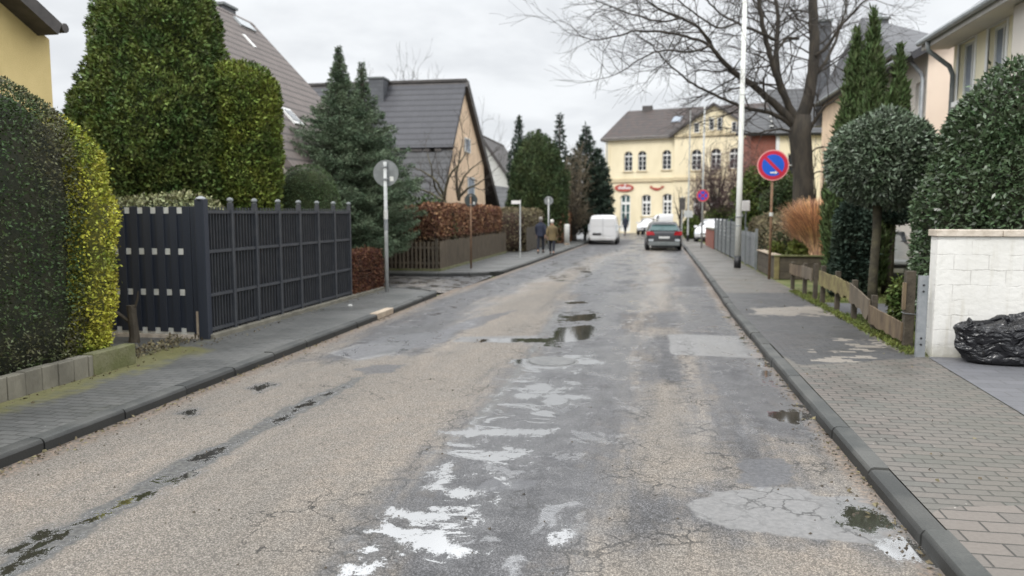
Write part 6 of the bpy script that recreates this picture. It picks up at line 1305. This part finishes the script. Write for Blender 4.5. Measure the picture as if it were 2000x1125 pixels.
def car(name,label,cat,x,y,rz,L,W,H,pnt,kind='estate',glassm='glass',group=None):
    """front points to local +y"""
    t=thing(name,label,cat,(x,y,.0),rz,group); h=L/2; w=W/2
    if kind=='estate': prof=[(-h,.42,.62,.62,.80,.80),(-h+.03,.30,.92,.94,.92,.80),(-h+.10,.26,.98,1.02,.96,.76),(-h+.45,.24,1.0,H-.09,.98,.70),(-h+.75,.24,1.0,H-.02,1.0,.74),(-.2,.22,.98,H,1.0,.76),(.45,.22,.96,H-.06,1.0,.73),(.95,.22,.94,H-.28,1.0,.68),(1.35,.22,.93,.97,1.0,.80),(h-.5,.24,.86,.88,.97,.80),(h-.12,.28,.74,.75,.88,.70),(h,.34,.58,.59,.74,.6)]
    else: prof=[(-h,.40,.80,.82,.86,.86),(-h+.03,.30,1.05,H-.14,.97,.84),(-h+.12,.26,1.08,H-.04,1.0,.86),(-.6,.24,1.08,H,1.0,.88),(.5,.24,1.06,H-.02,1.0,.86),(.95,.24,1.04,H-.14,1.0,.80),(1.45,.24,1.03,1.08,1.0,.84),(h-.4,.25,.92,.94,.97,.80),(h-.08,.30,.72,.74,.88,.70),(h,.36,.6,.61,.76,.6)]
    secs=[]
    for (yy,zl,zb,zr,wb,wr) in prof:
        a=wb*w; c=wr*w if zr>zb+.1 else wb*w*.86
        half=[(0,zl),(a*.86,zl),(a*.985,zl+.10),(a*1.0,(zl+zb)/2),(a*.985,zb-.06),(a*.955,zb),(c*1.0 if zr>zb+.1 else c, zr-.05 if zr>zb+.1 else zb+(zr-zb)*.6),(c*.86,zr-.006),(c*.45,zr+.012),(0,zr+.018)]
        ring=[(q,yy,z) for q,z in half]+[(-q,yy,z) for q,z in half[-2:0:-1]]; secs.append(ring)
    n=len(secs[0]); V=[p for s in secs for p in s]; F=[(i*n+j,i*n+(j+1)%n,(i+1)*n+(j+1)%n,(i+1)*n+j) for i in range(len(secs)-1) for j in range(n)]
    F+=[tuple(range(n))[::-1],tuple((len(secs)-1)*n+j for j in range(n))]
    # flip so normals point outward
    F=[f[::-1] for f in F]
    b=mk('body',V,F,MATS[pnt],t,local=True,smooth=True); b.data.shade_smooth(); md=b.modifiers.new('s','SUBSURF'); md.levels=1; md.render_levels=1
    V_=np.array(secs)
    def glass(nm,i,j,lo,hi,inset=.06,off=.012,sides=(1,-1)):
        """side glazing between stations i..j"""
        for sg in sides:
            a0=V_[i][5];a1=V_[j][5];b0=V_[i][6];b1=V_[j][6]
            P=[a0*(1-inset)+b0*inset,a1*(1-inset)+b1*inset,b1*(1-inset)+a1*inset,b0*(1-inset)+a0*inset]; P=[np.array([p[0]*sg+off*sg,p[1],p[2]]) for p in P]
            P[0][1]+=lo;P[3][1]+=lo;P[1][1]-=hi;P[2][1]-=hi
            MB().prism(P,(-.01*sg,0,0)).build(nm,MATS[glassm],t,local=True)
    if kind=='estate':
        glass('side_window',3,5,.12,.05); glass('side_window',5,7,.05,.05)
        r=lambda s,k,f: s[k]
        s2=V_[2];s3=V_[3]; zb0=s2[5][2]+.06
        P=[(-s2[5][0]*.86,s2[5][1]-.045,zb0),(s2[5][0]*.86,s2[5][1]-.045,zb0),(s3[6][0]*.92,s3[6][1]-.075,s3[6][2]-.02),(-s3[6][0]*.92,s3[6][1]-.075,s3[6][2]-.02)]
        rw=MB().prism(P,(0,.02,0)).build('rear_window',MATS[glassm],t,local=True)
        MB().box((-.66*w,-h+.27,H-.10),(.66*w,-h+.42,H-.06)).build('roof_spoiler',MATS[pnt],t,local=True,bevel=.012)
        s7=V_[7];s8=V_[8]; P=[(-s8[5][0]*.86,s8[5][1]+.02,s8[5][2]+.03),(s8[5][0]*.86,s8[5][1]+.02,s8[5][2]+.03),(s7[6][0]*.93,s7[6][1]+.06,s7[6][2]),(-s7[6][0]*.93,s7[6][1]+.06,s7[6][2])]; MB().prism(P,(0,-.02,-.01)).build('windscreen',MATS[glassm],t,local=True)
        P2=[(-s7[6][0]*.93,s7[6][1]+.055,s7[6][2]+.01),(s7[6][0]*.93,s7[6][1]+.055,s7[6][2]+.01),(V_[6][6][0]*.92,V_[6][6][1]+.03,V_[6][6][2]+.03),(-V_[6][6][0]*.92,V_[6][6][1]+.03,V_[6][6][2]+.03)]; MB().prism(P2,(0,-.02,-.01)).build('windscreen',MATS[glassm],t,local=True)
    else:
        glass('side_window',4,6,.1,.12)
        s6=V_[6];s5=V_[5]; P=[(-s6[5][0]*.86,s6[5][1]+.02,s6[5][2]+.04),(s6[5][0]*.86,s6[5][1]+.02,s6[5][2]+.04),(s5[6][0]*.93,s5[6][1]+.05,s5[6][2]),(-s5[6][0]*.93,s5[6][1]+.05,s5[6][2])]; MB().prism(P,(0,-.02,-.01)).build('windscreen',MATS[glassm],t,local=True)
        MB().box((-.005,-h-.008,.50),(.005,-h+.02,H-.16)).build('door_gap',MATS['black'],t,local=True)
        for sg in (1,-1): MB().box((sg*w*.45-.32,-h+.002,1.12),(sg*w*.45+.32,-h+.018,H-.24)).build('rear_door_panel',MATS['car_white'],t,local=True,bevel=.02)
    for sg in (1,-1):
        for yy in (-h+.82,h-.88):
            wl=MB(); a=sg*(w-.20); wl.tube([(a,yy,.32),(a+sg*.20,yy,.32)],[.325,.325],24).build('wheel',MATS['rubber'],t,local=True,bevel=.02)
            wh=t.children[-1]; b=MB(); b.tube([(a+sg*.198,yy,.32),(a+sg*.212,yy,.32)],[.215,.205],20); r_=b.build('rim',MATS['rim'],t,local=True); r_.parent=wh
        # lamps
        if kind=='estate': MB().prism([(sg*w*.52,-h-.022,.80),(sg*w*.97,-h+.03,.80),(sg*w*.97,-h+.07,1.0),(sg*w*.60,-h+.005,.98)],(0,.06,0)).build('tail_light',MATS['tail_red'],t,local=True); MB().box((sg*w*.72-.12,-h-.018,.50),(sg*w*.72+.12,-h+.03,.60)).build('reflector',MATS['lamp_clear'],t,local=True)
        else: MB().box((sg*w*.93-.05,-h-.015,.85),(sg*w*.93+.05,-h+.05,1.25)).build('tail_light',MATS['tail_red'] if name!='van' else MATS['lamp_clear'],t,local=True)
        MB().prism([(sg*w*.50,h-.02,.60),(sg*w*.88,h-.16,.62),(sg*w*.86,h-.24,.78),(sg*w*.55,h-.10,.72)],(0,.05,.0)).build('headlight',MATS['lamp_clear'],t,local=True)
        MB().box((sg*(w+.02)-.02*sg-.09,.88,.98),(sg*(w+.02)+.11*sg-.0+.0,1.0,1.12) if sg>0 else (sg*(w+.02)+.05,1.0,1.12)).build('wing_mirror',MATS[pnt],t,local=True,bevel=.02)
    MB().box((-w*.86,-h-.02,.26),(w*.86,-h+.12,.46)).build('rear_bumper',MATS['zinc_dark' if pnt=='car_grey' else pnt],t,local=True,bevel=.03)
    MB().box((-w*.7,-h+.03,.17),(w*.7,-h+.2,.27)).build('diffuser',MATS['black'],t,local=True)
    MB().box((-.27 if kind=='estate' else -.62,-h-.032,.63 if kind=='estate' else .60),(.27 if kind=='estate' else -.1,-h-.018,.74 if kind=='estate' else .71)).build('number_plate',MATS['plate' if kind=='estate' else 'black'],t,local=True)
    MB().box((-w*.7,h-.02,.28),(w*.7,h+.035,.42)).build('front_bumper',MATS['black'],t,local=True,bevel=.03); MB().box((-.27,h+.036,.46),(.27,h+.046,.56)).build('front_plate',MATS['plate'],t,local=True); MB().box((-w*.45,h+.0,.58),(w*.45,h+.02,.66)).build('grille',MATS['black'],t,local=True)
    return t
c=GP(1295,490); car('estate_car','dark grey hatchback seen from behind, parked by the right kerb','car',c[0],c[1]+2.1,.02,4.3,1.83,1.50,'car_grey',glassm='glass_green')
c=GP(1177,478); car('van','small white panel van parked at the left kerb','van',c[0],c[1]+2.2,.0,4.4,1.80,1.82,'car_white','van')
c=GP(1263,458); car('parked_car','white car facing the viewer between van and grey hatchback','car',c[0]+.2,c[1]+1.2,math.pi-.15,4.2,1.78,1.5,'car_white')
c=GP(1322,458); car('parked_van','white van mostly hidden behind the grey hatchback roof','van',c[0]-1.0,c[1]+4,math.pi/2,4.6,1.85,1.9,'car_white','van')
c=PY(1392,440,52.0); car('parked_car','white car behind the low brick wall right of the no stopping sign','car',c[0],52.0,math.pi-.25,4.3,1.8,1.55,'car_white')
c=PY(1432,440,45.0); car('parked_car','white car half hidden by the thick lamp post and plank fence','car',c[0]+.3,45.0,math.pi-.35,4.2,1.8,1.65,'car_white')
c=PY(1775,470,16.9); car('parked_car','silver car parked in the driveway, partly behind the big laurel','car',6.15,22.2,math.pi-.10,4.2,1.75,1.5,'car_silver')
# ================================================================== people
def skin(name, J, E, m, parent, sub=2, mirror=False):
    me=bpy.data.meshes.new(name); me.from_pydata([j[0] for j in J],[],[]); me.edges.add(len(E)); me.edges.foreach_set('vertices',np.array(E,np.int32).ravel()); me.update()
    o=bpy.data.objects.new(name,me); C.objects.link(o)
    md=o.modifiers.new('k','SKIN'); 
    if not me.skin_vertices: 
        bpy.context.view_layer.objects.active=o
        with bpy.context.temp_override(object=o,active_object=o): bpy.ops.mesh.customdata_skin_add()
    for v,j in zip(me.skin_vertices[0].data,J): v.radius=(j[1],j[2] if len(j)>2 else j[1]); v.use_root=False
    me.skin_vertices[0].data[0].use_root=True
    md.use_smooth_shade=True; s=o.modifiers.new('s','SUBSURF'); s.levels=sub; s.render_levels=sub
    dg=bpy.context.evaluated_depsgraph_get(); nm=bpy.data.meshes.new_from_object(o.evaluated_get(dg)); nm.name=name
    bpy.data.objects.remove(o); nm.materials.clear(); nm.materials.append(m)
    q=bpy.data.objects.new(name,nm); C.objects.link(q); q.parent=parent; ORG[q]=ORG[parent]; return q
mat('skin',(.52,.33,.24),(.46,.28,.20),8,.6); mat('hair_white',(.62,.60,.55),(.5,.48,.44),20,.7); mat('hair_grey',(.26,.24,.22),(.18,.17,.155),20,.7)
mat('coat_navy',(.014,.018,.034),(.022,.026,.045),5,.85,.4,30); mat('coat_olive',(.17,.125,.055),(.12,.09,.045),5,.8,.4,25); mat('trousers_dark',(.014,.016,.024),(.022,.024,.033),6,.9); mat('shoe',(.02,.018,.016),(.03,.026,.024),9,.5); mat('scarf',(.30,.17,.10),(.25,.14,.09),12,.9)
def person(label,x,y,z,H,rz,coat,hair,hem,stride=.16,hat=False,arm_in=0.0,step=1):
    t=thing('person',label,'person',(x,y,z),rz); k=H/1.75
    S=lambda a:tuple(q*k for q in a)
    ls=stride*step
    J=[(S((0,0,.95)),.12*k,.09*k),(S((0,0,1.12)),.11*k,.08*k),(S((0,.01,1.28)),.12*k,.085*k),(S((0,0,1.41)),.08*k,.06*k),(S((0,.01,1.52)),.052*k),(S((0,.02,1.60)),.080*k,.088*k),(S((0,.015,1.68)),.078*k,.092*k)]
    E=[(0,1),(1,2),(2,3),(3,4),(4,5),(5,6)]
    def add(p,r,e): J.append((S(p),r*k)); E.append((e,len(J)-1)); return len(J)-1
    for sg in (1,-1):
        a=add((sg*.10,0,.88),.085,0); a=add((sg*.105,ls*sg*.5,.50),.058,a); a=add((sg*.105,ls*sg-.03*(sg*step<0),.10),.038,a); a=add((sg*.11,ls*sg+.11,.045),.032,a)
        s=add((sg*.17,0,1.38),.042,3); e_=add((sg*.235,-ls*sg*.35-.02,1.14),.042,s); w_=add((sg*.235,-ls*sg*.7+.03,.90),.028,e_); h_=add((sg*.235,-ls*sg*.75+.045,.835),.030,w_)
        for f,(dy,ln,rr) in enumerate(((.030,.075,.0090),(.010,.085,.0095),(-.010,.080,.0092),(-.028,.062,.0085))):
            a1=add((sg*.235,-ls*sg*.75+.045+dy,.80),rr*1.1,h_); a2=add((sg*.228,-ls*sg*.75+.052+dy,.80-ln*.55),rr,a1); add((sg*.215,-ls*sg*.75+.058+dy,.80-ln),rr*.85,a2)
        a1=add((sg*.22,-ls*sg*.75+.085,.835),.011,h_); add((sg*.212,-ls*sg*.75+.10,.79),.009,a1)
    skin('body',J,E,MATS['skin'],t)
    # face and ears
    b=MB(); b.lathe(S((0,.108,1.625)),[(.012*k,-.02*k),(.016*k,-.01*k),(.010*k,.02*k),(.002,.035*k)],8); b.build('nose',MATS['skin'],t,local=True,smooth=True)
    b=MB(); 
    for sg in (1,-1): b.lathe(S((sg*.03,.098,1.655)),[(.002,-.010*k),(.011*k,0),(.002,.010*k)],8)
    b.build('eyes',MATS['black'],t,local=True); MB().box(S((-.024,.094,1.572)),S((.024,.104,1.580))).build('mouth',MATS['scarf'],t,local=True)
    for sg in (1,-1): MB().lathe(S((sg*.084,.005,1.635)),[(.004,-.032*k),(.014*k,-.01*k),(.018*k,.015*k),(.004,.032*k)],8,sx=.5).build('ear',MATS['skin'],t,local=True,smooth=True)
    # hair / knitted cap
    cv,cf=ell_core(S((0,-.008,1.672)),S((.096,.112,.115)),2.2,1.0,nu=20,nv=14,seed=3,amp=.006); cv=np.array(cv); cv[:,2]=np.where(cv[:,1]>.05*k,np.maximum(cv[:,2],1.69*k),cv[:,2])
    mk('knitted_cap' if hat else 'hair',cv,cf,MATS[hair],t,local=True,smooth=True)
    # trousers
    JT=[(S((0,0,.93)),.135*k,.115*k)]; ET=[]
    def addt(p,r,e): JT.append((S(p),r*k)); ET.append((e,len(JT)-1)); return len(JT)-1
    for sg in (1,-1):
        a=addt((sg*.095,0,.84),.098,0); a=addt((sg*.105,ls*sg*.5,.50),.075,a); a=addt((sg*.105,ls*sg-.01,.12),.062,a)
    skin('trousers',JT,ET,MATS['trousers_dark'],t)
    for sg in (1,-1): 
        cv,cf=ell_core(S((sg*.108,ls*sg+.06,.045)),S((.052,.14,.048)),3,1.0,nu=16,nv=10); mk('shoe',cv,cf,MATS['shoe'],t,local=True,smooth=True)
    # coat: flared body + sleeves + collar
    prof=[(.215,hem),(.212,hem+.02),(.195,.95),(.185,1.10),(.205,1.28),(.195,1.38),(.14,1.455),(.075,1.49),(.07,1.52)]
    o=MB().lathe((0,0,0),[(r*k,z*k) for r,z in prof],24,sx=1.05,sy=.72).build('coat',MATS[coat],t,local=True,smooth=True)
    for sg in (1,-1):
        JS=[(S((sg*.15,0,1.40)),.080*k),(S((sg*.215,-.01,1.33)),.074*k),(S((sg*.24,-ls*sg*.35-.02,1.13)),.062*k),(S((sg*.238,-ls*sg*.7+.03,.89)),.050*k)]
        q=skin('sleeve',JS,[(0,1),(1,2),(2,3)],MATS[coat],t); q.parent=o
    MB().lathe((0,0,0),[(.082*k,1.47*k),(.09*k,1.50*k),(.082*k,1.55*k)],18).build('collar' if not hat else 'scarf',MATS[coat if not hat else 'scarf'],o,local=True,smooth=True)
    return t
c=GP(1056,494,.1); hp=(428-417)  # man
sM=np.linalg.norm(c-CAM)/FPX
person('person in a dark navy jacket and dark trousers walking away on the left',c[0],c[1],.1,70*sM*.985,.0,'coat_navy','hair_grey',.82,step=1)
c=GP(1078,497,.1); person('person in an olive brown coat and white cap walking at right of the pair',c[0],c[1],.1,67*np.linalg.norm(c-CAM)/FPX,-.05,'coat_olive','hair_white',.72,step=-1,hat=True)
c=GP(1221,459,.0); person('person in black walking by the inn door',c[0],c[1],.0,1.72,.6,'coat_navy','hair_grey',.7,step=1)
